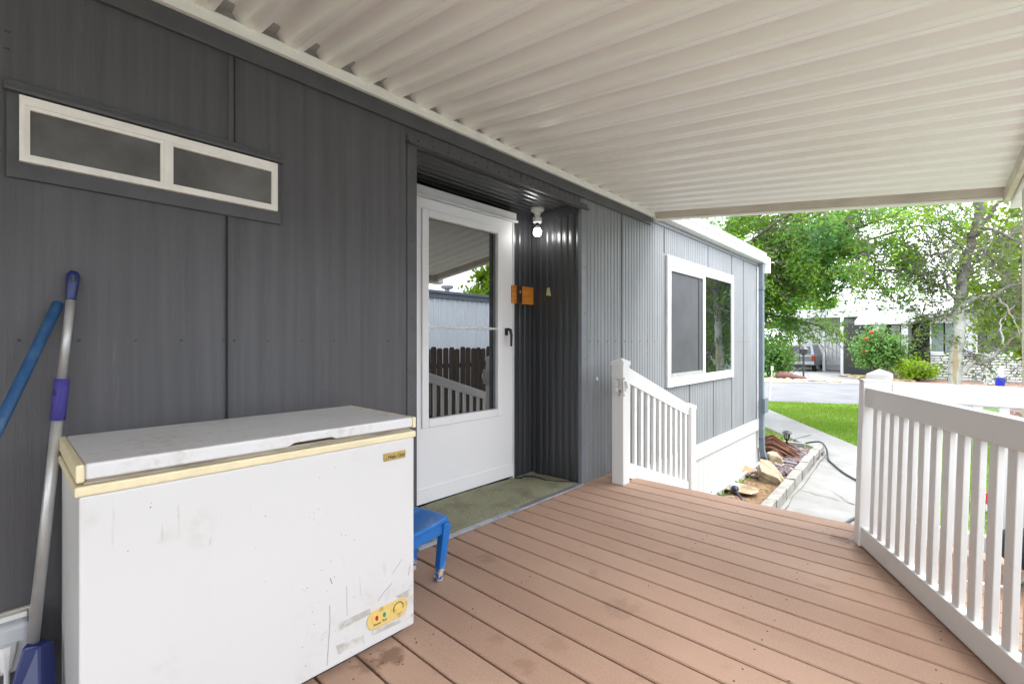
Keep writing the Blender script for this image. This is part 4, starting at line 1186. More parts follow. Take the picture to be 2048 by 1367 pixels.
# hose
b = MB()
hp = [(11.0, -.1, -.80), (10.2, .05, -.80), (9.55, -.16, -.735), (9.42, -.50, -.625), (9.25, -.63, -.70), (8.85, -.715, -.778), (8.5, -.84, -.782), (8.14, -.985, -.782), (7.8, -1.17, -.782), (7.3, -1.5, -.782), (6.7, -1.7, -.782), (6.3, -1.45, -.782), (5.93, -1.315, -.782), (5.4, -1.30, -.782), (4.6, -1.35, -.782)]
def smooth_pts(P, n=6):
    P = [Vector(p) for p in P]; out_ = []
    for i in range(len(P) - 1):
        p0, p1, p2, p3 = P[max(i - 1, 0)], P[i], P[i + 1], P[min(i + 2, len(P) - 1)]
        for k in range(n):
            t = k / n
            out_.append(.5 * ((2 * p1) + (p2 - p0) * t + (2 * p0 - 5 * p1 + 4 * p2 - p3) * t * t + (3 * p1 - p0 - 3 * p2 + p3) * t ** 3))
    return out_ + [P[-1]]
b.tube(smooth_pts(hp), .014, 8); o = b.build('garden_hose', M['hose'], smooth=True); tag(o, 'black hose draped over the block edging onto the path', 'hose')
# weeds
def weed(label, c, n=26, s=.05):
    r = thing('weed', label, 'weed', c, 'weeds along the skirting')
    C = NR.normal(0, 1, (n, 3)) * np.array([s, s, s * .3]) + np.array(c) + np.array([0, 0, s * .5])
    U = NR.normal(0, 1, (n, 3)) * np.array([1, 1, .7]); U /= np.linalg.norm(U, axis=1)[:, None]; V_ = np.cross(U, NR.normal(0, 1, (n, 3))); V_ /= np.linalg.norm(V_, axis=1)[:, None]
    leafmesh('leaves', C, U * s * .4, V_ * s * .17, M['bushleaf'], r)
weed('green weed tuft at the foot of the skirting by the deck', (5.75, -.06, G + .035), 40, .075)
weed('low weed beside the reddish tan stone', (6.45, -.05, G + .035), 30, .06)
weed('small weed by the white pebble', (6.62, -.10, G + .035), 22, .05)
weed('sprig growing in front of the tan stone', (6.85, -.10, G + .035), 22, .05)
# lawn bits
ls = thing('lawn_sign', 'small red sign on a white wire stake, seen between gate slats', 'sign', (7.44, -2.37, G))
b = MB(); b.box(7.43, 7.445, -2.49, -2.30, -.74, -.60); b.build('sign_panel', simple('red_sign', (.5, .02, .04), .45, c2=(.7, .5, .5), vs=22, lo=.58, hi=.62), ls, bevel=.004)
b = MB(); b.tube([(7.437, -2.40, G), (7.437, -2.40, -.73)], .008, 6); b.build('stake', M['cord'], ls)
rs = thing('marker_stake', 'thin white marker stake at the lawn edge by the road', 'stake', (16.8, 2.02, G))
b = MB(); b.tube([(16.8, 2.02, G), (16.72, 1.94, .22)], .022, 6); b.build('rod', M['cord'], rs)
b = MB(); b.tube([(16.72, 1.94, .16), (16.72, 1.94, .30)], .04, 8); b.build('reflector', M['cord'], rs)

# ================================================================== HOUSE ACROSS THE STREET
HX = 31.5
hx = lambda u, v: PX(u, v, HX)
Y1 = -1.74
hs = thing('white_house', 'white house across the street with stone base and porch', 'house', (HX, -5, G))
b = MB()
ridge_y, eave_z = -6.6, 2.25
b.prism([(Y1, G), (Y1, eave_z), (ridge_y, 3.55), (-11.6, eave_z), (-11.6, G)], 0, HX, HX + 13)
b.build('wall', M['white_wall'], hs)
b = MB()
z0 = .48
for k in range(14):
    zz = .62 + k * .2
    b.box(HX - .008, HX - .002, -11.5, Y1, zz, zz + .012)
b.build('siding_lines', M['grey_eave'], hs)
b = MB(); b.box(HX - .12, HX - .002, -11.6, Y1 + .02, G, .42); b.build('stone_base', M['stone'], hs)
b = MB(); b.box(HX - .16, HX - .01, -11.6, Y1 + .02, .42, .56); b.build('sill_band', M['white_wall'], hs)
b = MB()
for sgn, ya, yb in ((1, Y1 + .75, ridge_y), (-1, -12.1, ridge_y)):
    za = eave_z - .18
    b.hexa([(HX - .9, ya, za), (HX + 13.3, ya, za), (HX + 13.3, yb, 3.62), (HX - .9, yb, 3.62)], [(HX - .9, ya, za + .2), (HX + 13.3, ya, za + .2), (HX + 13.3, yb, 3.82), (HX - .9, yb, 3.82)])
b.build('roof', M['white_roof'], hs)
for (u0, u1, v0, v1) in ((1863, 1887, 646, 702), (1890, 1905, 646, 702), (1907, 1911, 640, 700), (1955, 1971, 642, 706), (1974, 2048, 641, 704)):
    a0, a1 = hx(u0, v0), hx(u1, v1)
    f = MB(); f.box(HX - .07, HX - .01, a0.y + .06, a1.y - .06, a1.z - .06, a0.z + .06); fo = f.build('window', M['alum'], hs)
    MB().box(HX - .085, HX - .072, a0.y, a1.y, a1.z, a0.z).build('pane', M['farglass'] if u0 not in (1955, 1907) else M['porch_dark'], fo)
b = MB(); a0, a1 = hx(1945, 707), hx(1961, 714); b.box(HX - .35, HX - .17, a0.y, a1.y, a1.z, a0.z); b.build('wall_vent', M['blackmetal'], hs)
# porch recess to the left
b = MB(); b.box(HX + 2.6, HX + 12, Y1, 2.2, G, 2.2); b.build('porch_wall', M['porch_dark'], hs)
for (u0, u1, v0, v1, mm) in ((1757, 1768, 650, 700, 'grey_eave'), (1783, 1800, 650, 705, 'white_wall'), (1815, 1823, 648, 688, 'grey_eave')):
    a0, a1 = PX(u0, v0, HX + 2.59), PX(u1, v1, HX + 2.59)
    MB().box(HX + 2.54, HX + 2.595, a0.y, a1.y, a1.z, a0.z).build('porch_panel', M[mm], hs)
a0, a1 = hx(1717, 628), hx(1829, 648)
b = MB(); b.prism([(HX - .5, 2.00), (HX - .5, 2.17), (HX + 3.2, 2.95), (HX + 3.2, 2.75)], 1, a1.y, a0.y + .12); b.build('porch_awning', M['white_roof'], hs)
b = MB(); b.prism([(HX + 3.1, 2.6), (HX + 3.1, 3.15), (HX + 12, 3.4), (HX + 12, 2.6)], 1, Y1 + .6, 4.8); b.build('rear_roof', M['white_roof'], hs)
for u_ in (1751, 1757, 1806, 1812.5):
    p = hx(u_, 700); q = .055 if u_ not in (1812.5,) else .075
    MB().box(HX - .3, HX - .3 + 2 * q, p.y - q, p.y + q, -.25, 2.01).build('porch_post', M['white_wall'], hs)
b = MB(); b.box(HX - .35, HX - .05, Y1 + .65, hx(1762, 700).y, G, .02); b.box(HX - .28, HX + .3, Y1 + .05, Y1 + .65, G, -.55); b.box(HX - .9, HX - .28, Y1 - .15, Y1 + .55, G, -.68); b.build('porch_base', M['stone'], hs)
b = MB()
yy = Y1 + .62
while yy < 1.0:
    b.box(HX - .21, HX - .19, yy, yy + .02, -.0, .62); yy += .13
b.box(HX - .22, HX - .18, Y1 + .62, 1.0, .60, .64); b.box(HX - .22, HX - .18, Y1 + .62, 1.0, .03, .07); b.build('porch_rail', M['blackmetal'], hs)
lt = MB(); a0, a1 = hx(1829, 683), hx(1859, 718)
lt.box(HX - .33, HX - .29, a0.y, a1.y, a1.z, a0.z); lat = lt.build('leaf_screen', M['porch_dark'], hs)
nn = 260
C = np.stack([np.full(nn, HX - .36) + NR.normal(0, .03, nn), NR.uniform(a1.y, a0.y, nn), NR.uniform(a1.z, a0.z, nn)], 1)
U = NR.normal(0, 1, (nn, 3)); U /= np.linalg.norm(U, axis=1)[:, None]; V_ = np.cross(U, NR.normal(0, 1, (nn, 3))); V_ /= np.linalg.norm(V_, axis=1)[:, None]
leafmesh('ivy', C, U * .08, V_ * .04, mat_leaf('dull_ivy', (.03, .04, .02), (.08, .08, .05), .2), lat)
# carport
cpt = thing('carport', 'white carport with corrugated side wall beyond the driveway', 'carport', (34, 3, G))
for (u_, v_) in ((1684, 748), (1648, 742)):
    p = PZ(u_, v_, G); MB().box(p.x - .07, p.x + .07, p.y - .07, p.y + .07, G, 2.75).build('carport_post', M['white_wall'], cpt)
b = MB()
pp = []
y_ = 1.0
while y_ < 5.4:
    pp += [(y_, 0), (y_ + .10, 0), (y_ + .12, .03), (y_ + .20, .03)]; y_ += .22
vs = []; fs = []
pp = [p_ for p_ in pp]
for yq, h in pp: vs += [(38.2 - h, yq, G + .35), (38.2 - h, yq, 3.3)]
for i in range(len(pp) - 1): fs.append((2 * i, 2 * i + 2, 2 * i + 3, 2 * i + 1))
b.add(vs, fs); b.box(38.25, 38.3, 1.0, 5.4, G, 3.3); b.build('carport_wall', simple('white_carport_panel', (.75, .75, .76), .5), cpt)
b = MB(); b.box(38.0, 38.24, 1.0, 5.4, G, G + .36); b.build('low_curb', M['white_wall'], cpt)
b = MB(); b.prism([(35.4, 2.78), (35.4, 2.95), (45, 3.25), (45, 3.05)], 1, 1.5, 7.6); b.build('carport_roof', M['white_roof'], cpt)
# SUV
sp = Vector((34.6, 4.62, G))
sv = thing('parked_suv', 'silver SUV parked tail-out in the driveway behind the hedge', 'suv', sp)
cs = [(-.0, .40, .82, .50, .93), (.12, .36, 1.02, .44, 1.0), (.25, .34, 1.05, .40, 1.0), (2.0, .32, 1.05, .40, 1.0), (3.6, .32, 1.02, .40, 1.0), (4.4, .36, .92, .5, .92)]
def loft(rows):
    b = MB(); n = None; vs = []; fs = []
    for r_ in rows:
        n = len(r_); vs += r_
    for i in range(len(rows) - 1):
        for k in range(n): fs.append((i * n + k, i * n + (k + 1) % n, (i + 1) * n + (k + 1) % n, (i + 1) * n + k))
    fs.append(tuple(range(n))[::-1]); fs.append(tuple(range((len(rows) - 1) * n, len(rows) * n)))
    return b.add(vs, fs)
W_ = .93
def sec(x, zb_, zt_, wb, wt): return [(sp.x + x, sp.y - wb, sp.z + zb_), (sp.x + x, sp.y - W_ * (wt / .93), sp.z + (zb_ + zt_) / 2), (sp.x + x, sp.y - wt * .97, sp.z + zt_), (sp.x + x, sp.y + wt * .97, sp.z + zt_), (sp.x + x, sp.y + W_ * (wt / .93), sp.z + (zb_ + zt_) / 2), (sp.x + x, sp.y + wb, sp.z + zb_)]
loft([sec(0, .52, 1.02, .84, .86), sec(.1, .40, 1.08, .86, .91), sec(1.0, .36, 1.10, .88, .93), (sec(3.3, .36, 1.08, .88, .92)), sec(4.4, .42, .96, .8, .82)]).build('body', M['suv'], sv, bevel=.04, seg=3)
loft([sec(.06, 1.04, 1.10, .84, .84), sec(.38, 1.06, 1.72, .82, .70), sec(2.2, 1.08, 1.74, .82, .70), sec(3.2, 1.06, 1.12, .80, .78)]).build('cabin', M['suv'], sv, bevel=.04, seg=3)
b = MB(); b.add([(sp.x + .09, sp.y - .66, sp.z + 1.16), (sp.x + .09, sp.y + .66, sp.z + 1.16), (sp.x + .34, sp.y + .58, sp.z + 1.62), (sp.x + .34, sp.y - .58, sp.z + 1.62)], [(0, 1, 2, 3)])
b.v = [(x - .03, y, z) for x, y, z in b.v]; b.build('rear_window', M['porch_dark'], sv)
b = MB(); b.box(sp.x - .12, sp.x + .05, sp.y - .86, sp.y + .86, sp.z + .44, sp.z + .64); b.build('bumper', simple('grey_bumper', (.22, .23, .25), .5), sv, bevel=.04)
for s in (-1, 1):
    b = MB(); b.box(sp.x - .03, sp.x + .1, sp.y + s * .70, sp.y + s * .88, sp.z + .74, sp.z + 1.04); b.build('tail_light', M['taillight'], sv, bevel=.02)
    for xw in (.85, 3.55):
        b = MB(); b.tube([(sp.x + xw, sp.y + s * .62, sp.z + .34), (sp.x + xw, sp.y + s * .86, sp.z + .34)], .34, 20); wo_ = b.build('wheel', M['tyre'], sv, bevel=.03)
        b = MB(); b.tube([(sp.x + xw, sp.y + s * .861, sp.z + .34), (sp.x + xw, sp.y + s * .875, sp.z + .34)], .2, 14); b.build('rim', M['polemetal'], wo_)
b = MB(); b.box(sp.x - .02, sp.x + .4, sp.y - .6, sp.y + .6, sp.z + .28, sp.z + .42); b.build('underbody', M['black'], sv)
# small things in front of that house
wb0, wb1 = PX(1965, 735, 29.6), PX(2008, 768, 29.6)
wbx = thing('white_planter_box', 'white slatted wooden box in the yard across the street', 'planter', (29.7, wb1.y, G))
b = MB()
for k in range(4):
    zz = G + .02 + k * .2; b.box(29.55, 29.9, wb1.y, wb0.y, zz, zz + .19)
b.build('box_slats', M['white_wall'], wbx, bevel=.01)
b = MB(); b.box(29.6, 29.86, wb1.y + .05, wb0.y - .05, G, G + .8); b.build('box_core', M['grey_eave'], wbx)
p = PX(2000, 765, 29.0)
b = MB(); b.lathe([(.14, G + .02), (.19, G + .34), (.21, G + .36), (.19, G + .37)], (p.x, p.y, 0), 16); o = b.build('blue_pot', M['pot']); tag(o, 'cobalt blue flower pot beside the white planter box', 'pot')
lpz = PZ(1607, 757, G)
gl = thing('yard_lamp', 'thin black yard lamp post by the hedge across the road', 'lamp', lpz)
b = MB(); b.tube([lpz, lpz + Vector((0, 0, 1.25))], .045, 8); b.build('lamp_pole', M['blackmetal'], gl)
b = MB(); b.lathe([(.10, 1.25), (.16, 1.3), (.17, 1.5), (.24, 1.52), (.06, 1.7)], lpz, 12); b.build('lamp_head', M['blackmetal'], gl)
pp = PZ(1585, 752, G + .15)
b = MB(); b.tube([pp + Vector((.2, .75, 0)), pp + Vector((0, .3, .05)), pp + Vector((-.1, -.15, -.03)), pp + Vector((-.2, -.62, -.10))], [.16, .18, .14, .1], 10)
o = b.build('rolled_tarp', simple('maroon_tarp', (.12, .045, .045), .7), smooth=True); tag(o, 'maroon rolled tarp lying by the hedge near the road', 'tarp')
# flat stones along the verge
for i in range(9):
    u_ = 1545 + i * 16; q = PZ(u_, 758 + i * .55, G + .03)
    rock('flat tan stone edging the verge across the road', (q.x, q.y, G + .04), (.28, .30, .09), M['straw'], 50 + i, i * .7, 'verge_stone', 'flat stones along the verge')
for i in range(9):
    u_ = 1688 + i * 17; q = PZ(u_, 751.5 + i * 1.3, G + .03)
    rock('flat tan stone in the row before the white house', (q.x, q.y, G + .04), (.28, .30, .09), M['straw'], 70 + i, i * .9, 'verge_stone', 'flat stones before the white house')

# ================================================================== BEHIND THE VIEWER (seen in the door glass)
nh = thing('neighbour_home', 'grey corrugated neighbouring home reflected in the door glass', 'house', (6, -6, G))
b = MB(); pp = []
x_ = -6.0
while x_ < 14.5:
    pp += [(x_, 0), (x_ + .10, 0), (x_ + .115, .035), (x_ + .15, .035)]; x_ += .165
vs = []; fs = []
for xq, h in pp: vs += [(xq, -6 + h, G), (xq, -6 + h, 2.14)]
for i in range(len(pp) - 1): fs.append((2 * i, 2 * i + 2, 2 * i + 3, 2 * i + 1))
b.add(vs, fs); b.build('wall', M['nwall'], nh)
b = MB(); b.box(-6, 14.5, -10, -6.02, G, 2.12); b.build('wall_core', M['nwall'], nh)
b = MB(); b.box(-6.1, 14.6, -10.1, -5.93, 2.14, 2.19); b.box(-6.1, 14.6, -10.1, -5.95, 2.195, 2.25); b.box(-6.1, 14.6, -10.1, -5.92, 2.255, 2.33); b.build('roof_trim', M['ntrim'], nh, bevel=.008)
b = MB(); b.prism([(-10.1, 2.33), (-5.95, 2.33), (-8, 2.48)], 0, -6.1, 14.6); b.build('roof', M['ntrim'], nh)
b = MB(); b.lathe([(.06, 2.3), (.06, 2.44), (.15, 2.46), (.17, 2.52), (.05, 2.58)], (7.75, -6.4, 0), 12); b.build('roof_vent', M['white_roof'], nh)
fe = thing('picket_fence', 'dark brown wooden picket fence reflected in the door glass', 'fence', (5, -4.4, G))
x_ = 2.2
while x_ < 10.5:
    hgt = .96 + rng.uniform(-.03, .03); l_ = rng.uniform(-.01, .01)
    b = MB(); ww = .13
    b.prism([(x_, G), (x_ + ww, G), (x_ + ww + l_, hgt - .03), (x_ + ww - .03 + l_, hgt), (x_ + .03 + l_, hgt), (x_ + l_, hgt - .03)], 1, -4.42, -4.40)
    b.build('picket', M['fence'], fe); x_ += .152
b = MB(); b.box(2.2, 10.5, -4.46, -4.425, .55, .64); b.box(2.2, 10.5, -4.46, -4.425, -.45, -.36); b.build('fence_rail', M['fence'], fe)

# ================================================================== TREES AND SHRUBS
def unit(n):
    d = NR.normal(0, 1, (n, 3)); return d / np.linalg.norm(d, axis=1)[:, None]
class Tree:
    def __init__(s, seed): s.r = random.Random(seed); s.b = MB(); s.twig = MB(); s.tips = []
    def limb(s, pts, r0, r1, n=8, main=True):
        P = smooth_pts(pts, 4); k = len(P)
        P = [p + Vector((s.r.gauss(0, .012), s.r.gauss(0, .012), s.r.gauss(0, .012))) if 0 < i < k - 1 else p for i, p in enumerate(P)]
        R_ = [r0 + (r1 - r0) * i / (k - 1) for i in range(k)]
        (s.b if main else s.twig).tube(P, R_, n)
        return P, R_
    def grow(s, p, d, L, r, lvl, spread=.8, droop=0., nb=4, leafy=True):
        n = 4; pts = [Vector(p)]; d = Vector(d).normalized()
        for i in range(n):
            d = (d + Vector((s.r.gauss(0, .22), s.r.gauss(0, .22), s.r.gauss(0, .16) - droop))).normalized()
            pts.append(pts[-1] + d * L / n)
        s.twig.tube(pts, [r * (1 - .6 * i / n) for i in range(n + 1)], 4 if lvl < 2 else 5, False)
        if lvl <= 0:
            if leafy: s.tips += [(q, d) for q in pts[1:]]
            return
        for k in range(nb):
            t = s.r.uniform(.25, 1.0); i = min(int(t * n), n - 1); q = pts[i].lerp(pts[i + 1], t * n - i)
            dd = (d + Vector((s.r.gauss(0, spread), s.r.gauss(0, spread), s.r.gauss(0, spread * .7)))).normalized()
            s.grow(q, dd, L * s.r.uniform(.5, .75), r * .5, lvl - 1, spread, droop, nb, leafy)
        if leafy and lvl == 1: s.tips += [(q, d) for q in pts[2:]]

def leaves_from(tips, per_tip, spread, size, ratio, hang=0., keep=None):
    T = np.array([t[0][:] for t in tips]); n = len(T) * per_tip
    C = np.repeat(T, per_tip, 0) + NR.normal(0, spread, (n, 3))
    if keep is not None:
        m = keep(C); C = C[m]; n = len(C)
    U = unit(n); U[:, 2] = U[:, 2] * (1 - hang) - hang; U /= np.linalg.norm(U, axis=1)[:, None]
    V_ = np.cross(U, unit(n)); V_ /= np.linalg.norm(V_, axis=1)[:, None]
    sz = NR.uniform(.6, 1.25, n)[:, None] * size
    return C, U * sz, V_ * sz * ratio

# honey locust behind the end of the house, crown spreading over the lawn
lt_base = Vector((13.2, 3.9, G))
T = Tree(21)
loc = thing('locust_tree', 'spreading feathery green locust tree beyond the house corner', 'tree', lt_base)
T.limb([lt_base, lt_base + Vector((-.05, -.1, 1.2)), lt_base + Vector((.05, -.2, 2.4)), lt_base + Vector((.1, -.3, 3.4))], .17, .11, 10)
fork = lt_base + Vector((.08, -.25, 2.6))
limbs = []
for tgt in ((12.4, .3, 3.6), (13.4, -1.4, 4.4), (11.2, .6, 4.6), (14.5, .2, 3.2), (12.6, 1.2, 1.6), (13.6, .2, 1.5), (10.8, 1.6, 3.4), (15.2, 1.0, 5.2), (12.8, -.9, 3.0), (11.6, 2.4, 5.6), (12.0, -.2, 4.9), (14.0, -1.0, 3.4), (13.0, 1.3, 5.4), (15.5, 2.6, 2.6), (10.4, 3.8, 4.6), (14.8, 5.0, 4.6), (12.0, 6.0, 4.8), (11.4, -1.1, 4.3), (12.3, -1.5, 3.7), (13.2, -1.9, 4.9), (10.9, -.2, 3.9), (12.2, .7, 2.6), (13.6, -.5, 2.7), (11.8, -.9, 2.9), (12.7, -1.4, 2.6), (11.0, -.7, 3.4), (13.4, -1.7, 3.6)):
    t = Vector(tgt); m1 = fork.lerp(t, .35) + Vector((T.r.gauss(0, .15), T.r.gauss(0, .15), .35)); m2 = fork.lerp(t, .7) + Vector((T.r.gauss(0, .15), T.r.gauss(0, .15), .25))
    P, R_ = T.limb([fork, m1, m2, t], .075, .018, 7)
    k = len(P)
    for i in range(int(k * .3), k):
        d = (P[i] - P[i - 1]).normalized()
        for q in range(2):
            dd = (d * .6 + Vector((T.r.gauss(0, .8), T.r.gauss(0, .8), T.r.gauss(-.05, .55)))).normalized()
            T.grow(P[i], dd, T.r.uniform(.7, 1.25), .014, 1, .75, .10, 4)
T.b.build('trunk', M['bark'], loc, smooth=True)
T.twig.build('branches', M['bark2'], loc)
def keep_l(C):
    # below the crown, foliage survives only in hanging curtains
    x, y, z = C[:, 0], C[:, 1], C[:, 2]
    nzv = np.sin(y * 3.1 + x * 1.3) * .5 + np.sin(y * 7.3 - z * 2.2) * .3 + np.sin(x * 5.1 + z * 3.7) * .3
    return (z > np.where(y < .75, 1.05, .5)) & (nzv + NR.normal(0, .25, len(C)) > -.48)
C, U, V_ = leaves_from(T.tips, 13, .085, .058, .28, .38, keep_l)
leafmesh('crown', C, U, V_, M['locustleaf'], loc)
print('locust leaves', len(C))

# aspen by the path
ax = 12.7
ap = lambda u, v, dx=0.: PX(u, v, ax + dx)
ab = Vector((12.7, -2.235, G))
T = Tree(5)
asp = thing('aspen_tree', 'white-barked aspen with sparse leaves and crooked bare twigs', 'tree', ab)
T.limb([ab, ap(1911, 740), ap(1916, 690), ap(1918, 640), ap(1922, 590), ap(1925, 555), ap(1935, 510), ap(1946, 470)], .108, .07, 12)
T.limb([ap(1944, 475), ap(1957, 440), ap(1963, 400), ap(1966, 330)], .07, .05, 9)
T.limb([ap(1950, 470), ap(1972, 440), ap(1992, 412), ap(2020, 380), ap(2050, 330, .3)], .042, .026, 8)
T.limb([ap(1938, 500), ap(1948, 450), ap(1952, 405), ap(1955, 340)], .04, .022, 7)
aux = [
    ([(1920, 612), (1945, 598), (1985, 590), (2012, 577), (2050, 565)], .055, .02),
    ([(1917, 605), (1908, 595), (1897, 585), (1880, 573), (1862, 562)], .045, .012),
    ([(1908, 594), (1899, 575), (1892, 560), (1884, 540)], .03, .012),
    ([(1925, 745), (1938, 730), (1962, 722), (1985, 712), (2010, 690), (2045, 660)], .05, .018),
    ([(1970, 719), (1950, 712), (1935, 722)], .015, .008),
    ([(1957, 452), (1985, 460), (2010, 468), (2048, 488)], .035, .018),
    ([(1932, 497), (1915, 493), (1900, 497), (1880, 495)], .022, .008),
    ([(1920, 570), (1950, 545), (1972, 520), (1990, 500), (2030, 470)], .02, .008),
    ([(1915, 650), (1890, 632), (1868, 628), (1850, 640)], .018, .006),
    ([(1926, 560), (1900, 530), (1880, 505), (1868, 470)], .022, .006),
    ([(1985, 588), (2010, 610), (2030, 640), (2050, 700)], .022, .006),
    ([(2010, 690), (2000, 660), (2010, 630), (2040, 600)], .02, .006),
    ([(1940, 490), (1915, 450), (1890, 430), (1870, 400)], .02, .006),
    ([(1948, 440), (1925, 420), (1905, 380)], .018, .006),
    ([(1935, 510), (1900, 475), (1860, 455), (1815, 450)], .02, .005),
    ([(1922, 590), (1890, 602), (1850, 600), (1812, 588)], .02, .005),
    ([(1928, 540), (1890, 538), (1850, 548), (1825, 530)], .018, .005),
    ([(1940, 495), (1965, 500), (2000, 530), (2045, 545)], .018, .006),
]
for k, (pl_, r0, r1) in enumerate(aux):
    dz = T.r.uniform(-.5, .5)
    P, R_ = T.limb([ap(u, v, dz * i / len(pl_)) for i, (u, v) in enumerate(pl_)], r0, r1, 7)
    for i in range(3, len(P)):
        d = (P[i] - P[i - 1]).normalized()
        for q in range(2 if T.r.random() < .7 else 1):
            dd = (d * .5 + Vector((T.r.gauss(0, .7), T.r.gauss(0, .7), T.r.gauss(0, .6)))).normalized()
            T.grow(P[i], dd, T.r.uniform(.35, .8), .008, 1, .8, .0, 6)
T.b.build('trunk', M['aspen'], asp, smooth=True)
T.twig.build('twigs', simple('grey_twig', (.20, .18, .17), .9, c2=(.08, .07, .065), vs=6), asp)
sel = [t for t in T.tips if T.r.random() < .20]
C, U, V_ = leaves_from(sel, 3, .05, .026, .75, .25)
leafmesh('leaves', C, U, V_, M['aspenleaf'], asp, six=True)
# taller leafy crown of the aspen above the awning line
# second tree: bright lime-green crown to the right, behind the aspen
def leafy_tree(name, label, base, h, crown, blobs, leafm, nleaf, size, seed, trunk_r=.12, hang=.2, ratio=.6, barkm='bark', group=None):
    T = Tree(seed); t = thing(name, label, 'tree', base, group)
    base = Vector(base)
    top = base + Vector((0, 0, h))
    T.limb([base, base.lerp(top, .4) + Vector((.05, .08, 0)), base.lerp(top, .7), top], trunk_r, trunk_r * .45, 8)
    cl = []
    for (ox, oy, oz, rr) in blobs:
        c = base + Vector((ox, oy, oz)); s0 = base.lerp(top, min(.9, max(.35, (oz - rr) / max(h, .1))))
        T.limb([s0, s0.lerp(c, .5) + Vector((0, 0, .1)), c], trunk_r * .4, .012, 6)
        cl.append((c, rr))
    T.b.build('trunk', M[barkm], t, smooth=True)
    w8 = np.array([r_ ** 2 for _, r_ in cl]); w8 = w8 / w8.sum()
    Cs = []
    for (c, rr), f_ in zip(cl, w8):
        n = int(nleaf * f_); nb_ = max(6, n // 45)
        cc = np.array(c) + unit(nb_) * (rr * NR.uniform(.35, 1.0, nb_)[:, None] ** .7)
        pick = NR.integers(0, nb_, n)
        Cs.append(cc[pick] + NR.normal(0, rr * .13, (n, 3)))
    C = np.concatenate(Cs); n = len(C)
    U = unit(n); U[:, 2] = U[:, 2] * (1 - hang) - hang; U /= np.linalg.norm(U, axis=1)[:, None]
    V_ = np.cross(U, unit(n)); V_ /= np.linalg.norm(V_, axis=1)[:, None]
    sz = NR.uniform(.6, 1.25, n)[:, None] * size
    leafmesh('crown', C, U * sz, V_ * sz * ratio, M[leafm], t, six=True)
    return t
p = PX(2075, 560, 16)
leafy_tree('lime_tree', 'bright yellow-green tree behind the aspen at the right', (15.6, -4.05, G), 3.2, 2, [(0, .75, 2.5, .8), (-.2, 1.0, 3.4, .8), (.2, .8, 4.5, 1.0), (0, -.3, 5.4, 1.2), (-.2, .5, 1.8, .65), (0, -1, 3.5, 1.2)], 'limeleaf', 17000, .055, 31)
# tree seen in the door glass, beyond the neighbour's roof
leafy_tree('round_tree', 'round green tree behind the grey home, seen in the door glass', (17.6, -14, G), 3.4, 3, [(0, 0, 4.2, 2.0), (-1.3, .4, 3.6, 1.3), (1.4, 0, 4.4, 1.5), (.2, 0, 5.3, 1.3)], 'limeleaf', 9000, .12, 33, .2)
# trees behind the street houses
for k, (x, y, s) in enumerate(((47, 6.5, 1.0), (50, 11.5, 1.25), (46, 1.2, .55))):
    leafy_tree('background_tree', ['dark green tree behind the carport', 'tall green tree far behind the hedge', 'low yellow-green tree behind the white porch roof'][k], (x, y, G), 4.2 * s, 3,
               [(0, 0, 5 * s, 2.2 * s), (0, -1.6 * s, 4.2 * s, 1.5 * s), (0, 1.7 * s, 4.4 * s, 1.6 * s), (0, .2, 6.4 * s, 1.4 * s)], 'locustleaf' if k < 2 else 'limeleaf', 5000, .16, 40 + k, .25, group='trees behind the street houses')
# tree beside the lawn, seen in the slider window and behind the right railing
leafy_tree('yard_tree', 'broad green tree on the near lawn, mirrored in the far window', (19.2, -5.3, G), 3.0, 3, [(0, -.3, 4, 1.9), (.6, .2, 3.2, 1.4), (1.2, -1, 4.4, 1.7), (0, -.2, 2.2, 1.6), (.8, -.4, 1.6, 1.3)], 'locustleaf', 9000, .10, 35, .2)

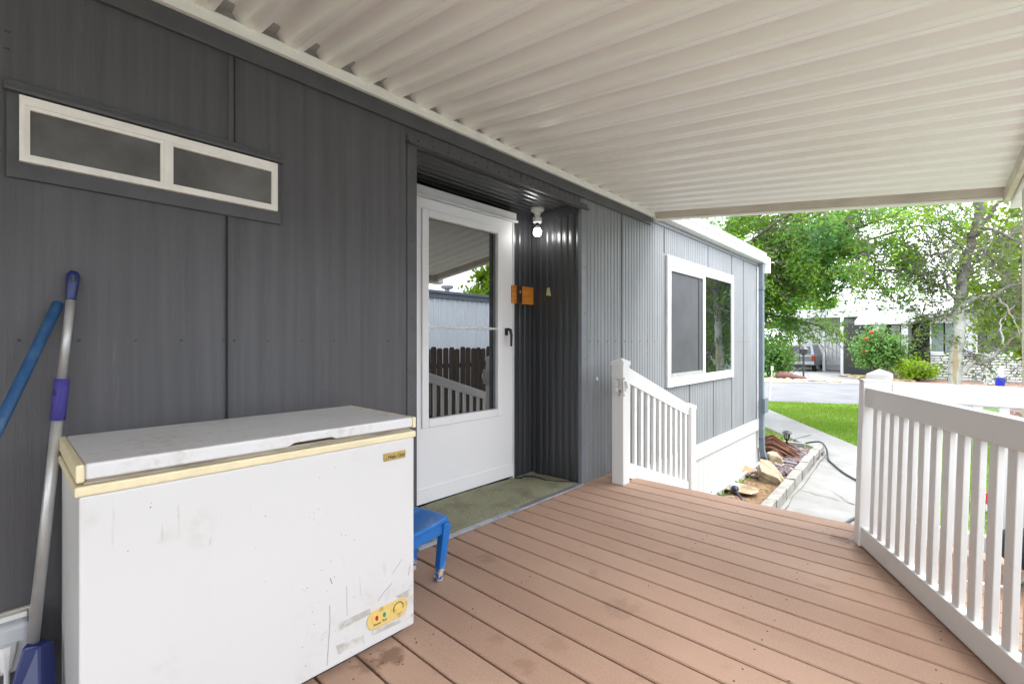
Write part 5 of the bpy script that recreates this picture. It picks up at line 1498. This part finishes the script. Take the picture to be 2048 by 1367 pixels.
def bush(name, label, c, sx, sy, h, leafm, n, size, seed, flowers=0, stem_h=.0):
    T = Tree(seed); c = Vector(c); t = thing(name, label, 'shrub', c)
    tips = []
    for k in range(16):
        a = T.r.uniform(0, 2 * PI); rr = T.r.uniform(.3, .95)
        e = c + Vector((math.cos(a) * sx * rr, math.sin(a) * sy * rr, h * T.r.uniform(.55, .95) * (1 - .35 * rr * rr) + stem_h))
        s0 = c + Vector((T.r.gauss(0, .06), T.r.gauss(0, .06), 0))
        T.limb([s0, s0.lerp(e, .4) + Vector((0, 0, h * .12)), e], .028, .008, 5)
        tips.append(e)
        for q in range(5): tips.append(s0.lerp(e, T.r.uniform(.55, 1)) + Vector((T.r.gauss(0, .22) * sx, T.r.gauss(0, .22) * sy, T.r.gauss(0, .1) * h)))
    T.b.build('stems', M['bark'], t)
    tp = np.array([q[:] for q in tips]); pick = NR.integers(0, len(tp), n)
    C = tp[pick] + NR.normal(0, 1, (n, 3)) * np.array([sx * .2, sy * .2, h * .13])
    C = C[C[:, 2] > c.z + .12 * h + stem_h * .6]; n = len(C)
    U = unit(n); V_ = np.cross(U, unit(n)); V_ /= np.linalg.norm(V_, axis=1)[:, None]; sz = NR.uniform(.6, 1.2, n)[:, None] * size
    leafmesh('leaves', C, U * sz, V_ * sz * .6, M[leafm], t, six=True)
    if flowers:
        for k in range(flowers):
            q = tips[k * 5 % len(tips)]; b = MB(); b.lathe([(.02, -.05), (.09, -.01), (.10, .05), (.05, .09)], (q.x - sx * .55, q.y, q.z + h * .06), 9); b.build('bloom', M['redflower'], t)
    return t
bush('hedge_shrub', 'dense dark green shrub by the road beyond the house corner', (28.3, 4.75, G), 1.0, 1.25, 2.1, 'hedgeleaf', 6500, .075, 61)
bush('hedge_shrub', 'taller dark green shrub behind the rolled tarp', (29.4, 6.2, G), 1.2, 1.3, 2.8, 'hedgeleaf', 5500, .08, 62)
rb = PX(1757, 750, 30.2)
bush('rose_bush', 'large green rose bush with a few red blooms by the porch', (30.2, rb.y, G), 1.0, 1.2, 2.15, 'bushleaf', 5000, .075, 63, 5, .45)
p2 = PX(1833, 757, 29.8)
bush('porch_shrub', 'small light green shrub in front of the porch steps', (29.8, p2.y, G), .7, .72, 1.15, 'limeleaf', 2200, .07, 64)
# bark chips on the mulch bed
b = MB()
for i in range(1500):
    x = rng.uniform(14.7, 18.5); y = rng.uniform(-5.8, -2.75 - (x - 14.7) * .14); s = rng.uniform(.03, .08); a_ = rng.uniform(0, PI); z = G + .02
    dx, dy = math.cos(a_) * s, math.sin(a_) * s
    b.add([(x - dx, y - dy, z), (x + dy * .35, y - dx * .35, z + .02), (x + dx, y + dy, z + rng.uniform(0, .05)), (x - dy * .35, y + dx * .35, z)], [(0, 1, 2, 3)])
def _chip():
    a = NT('bark_chip'); r = a.n('ShaderNodeNewGeometry').outputs['Random Per Island']
    a.bsdf(a.mix(r, (.10, .03, .025), (.42, .34, .28)), .9); return a.m
o = b.build('bark_chips', _chip()); tag(o, 'red and grey bark chips beside the lawn', 'mulch', kind='stuff')
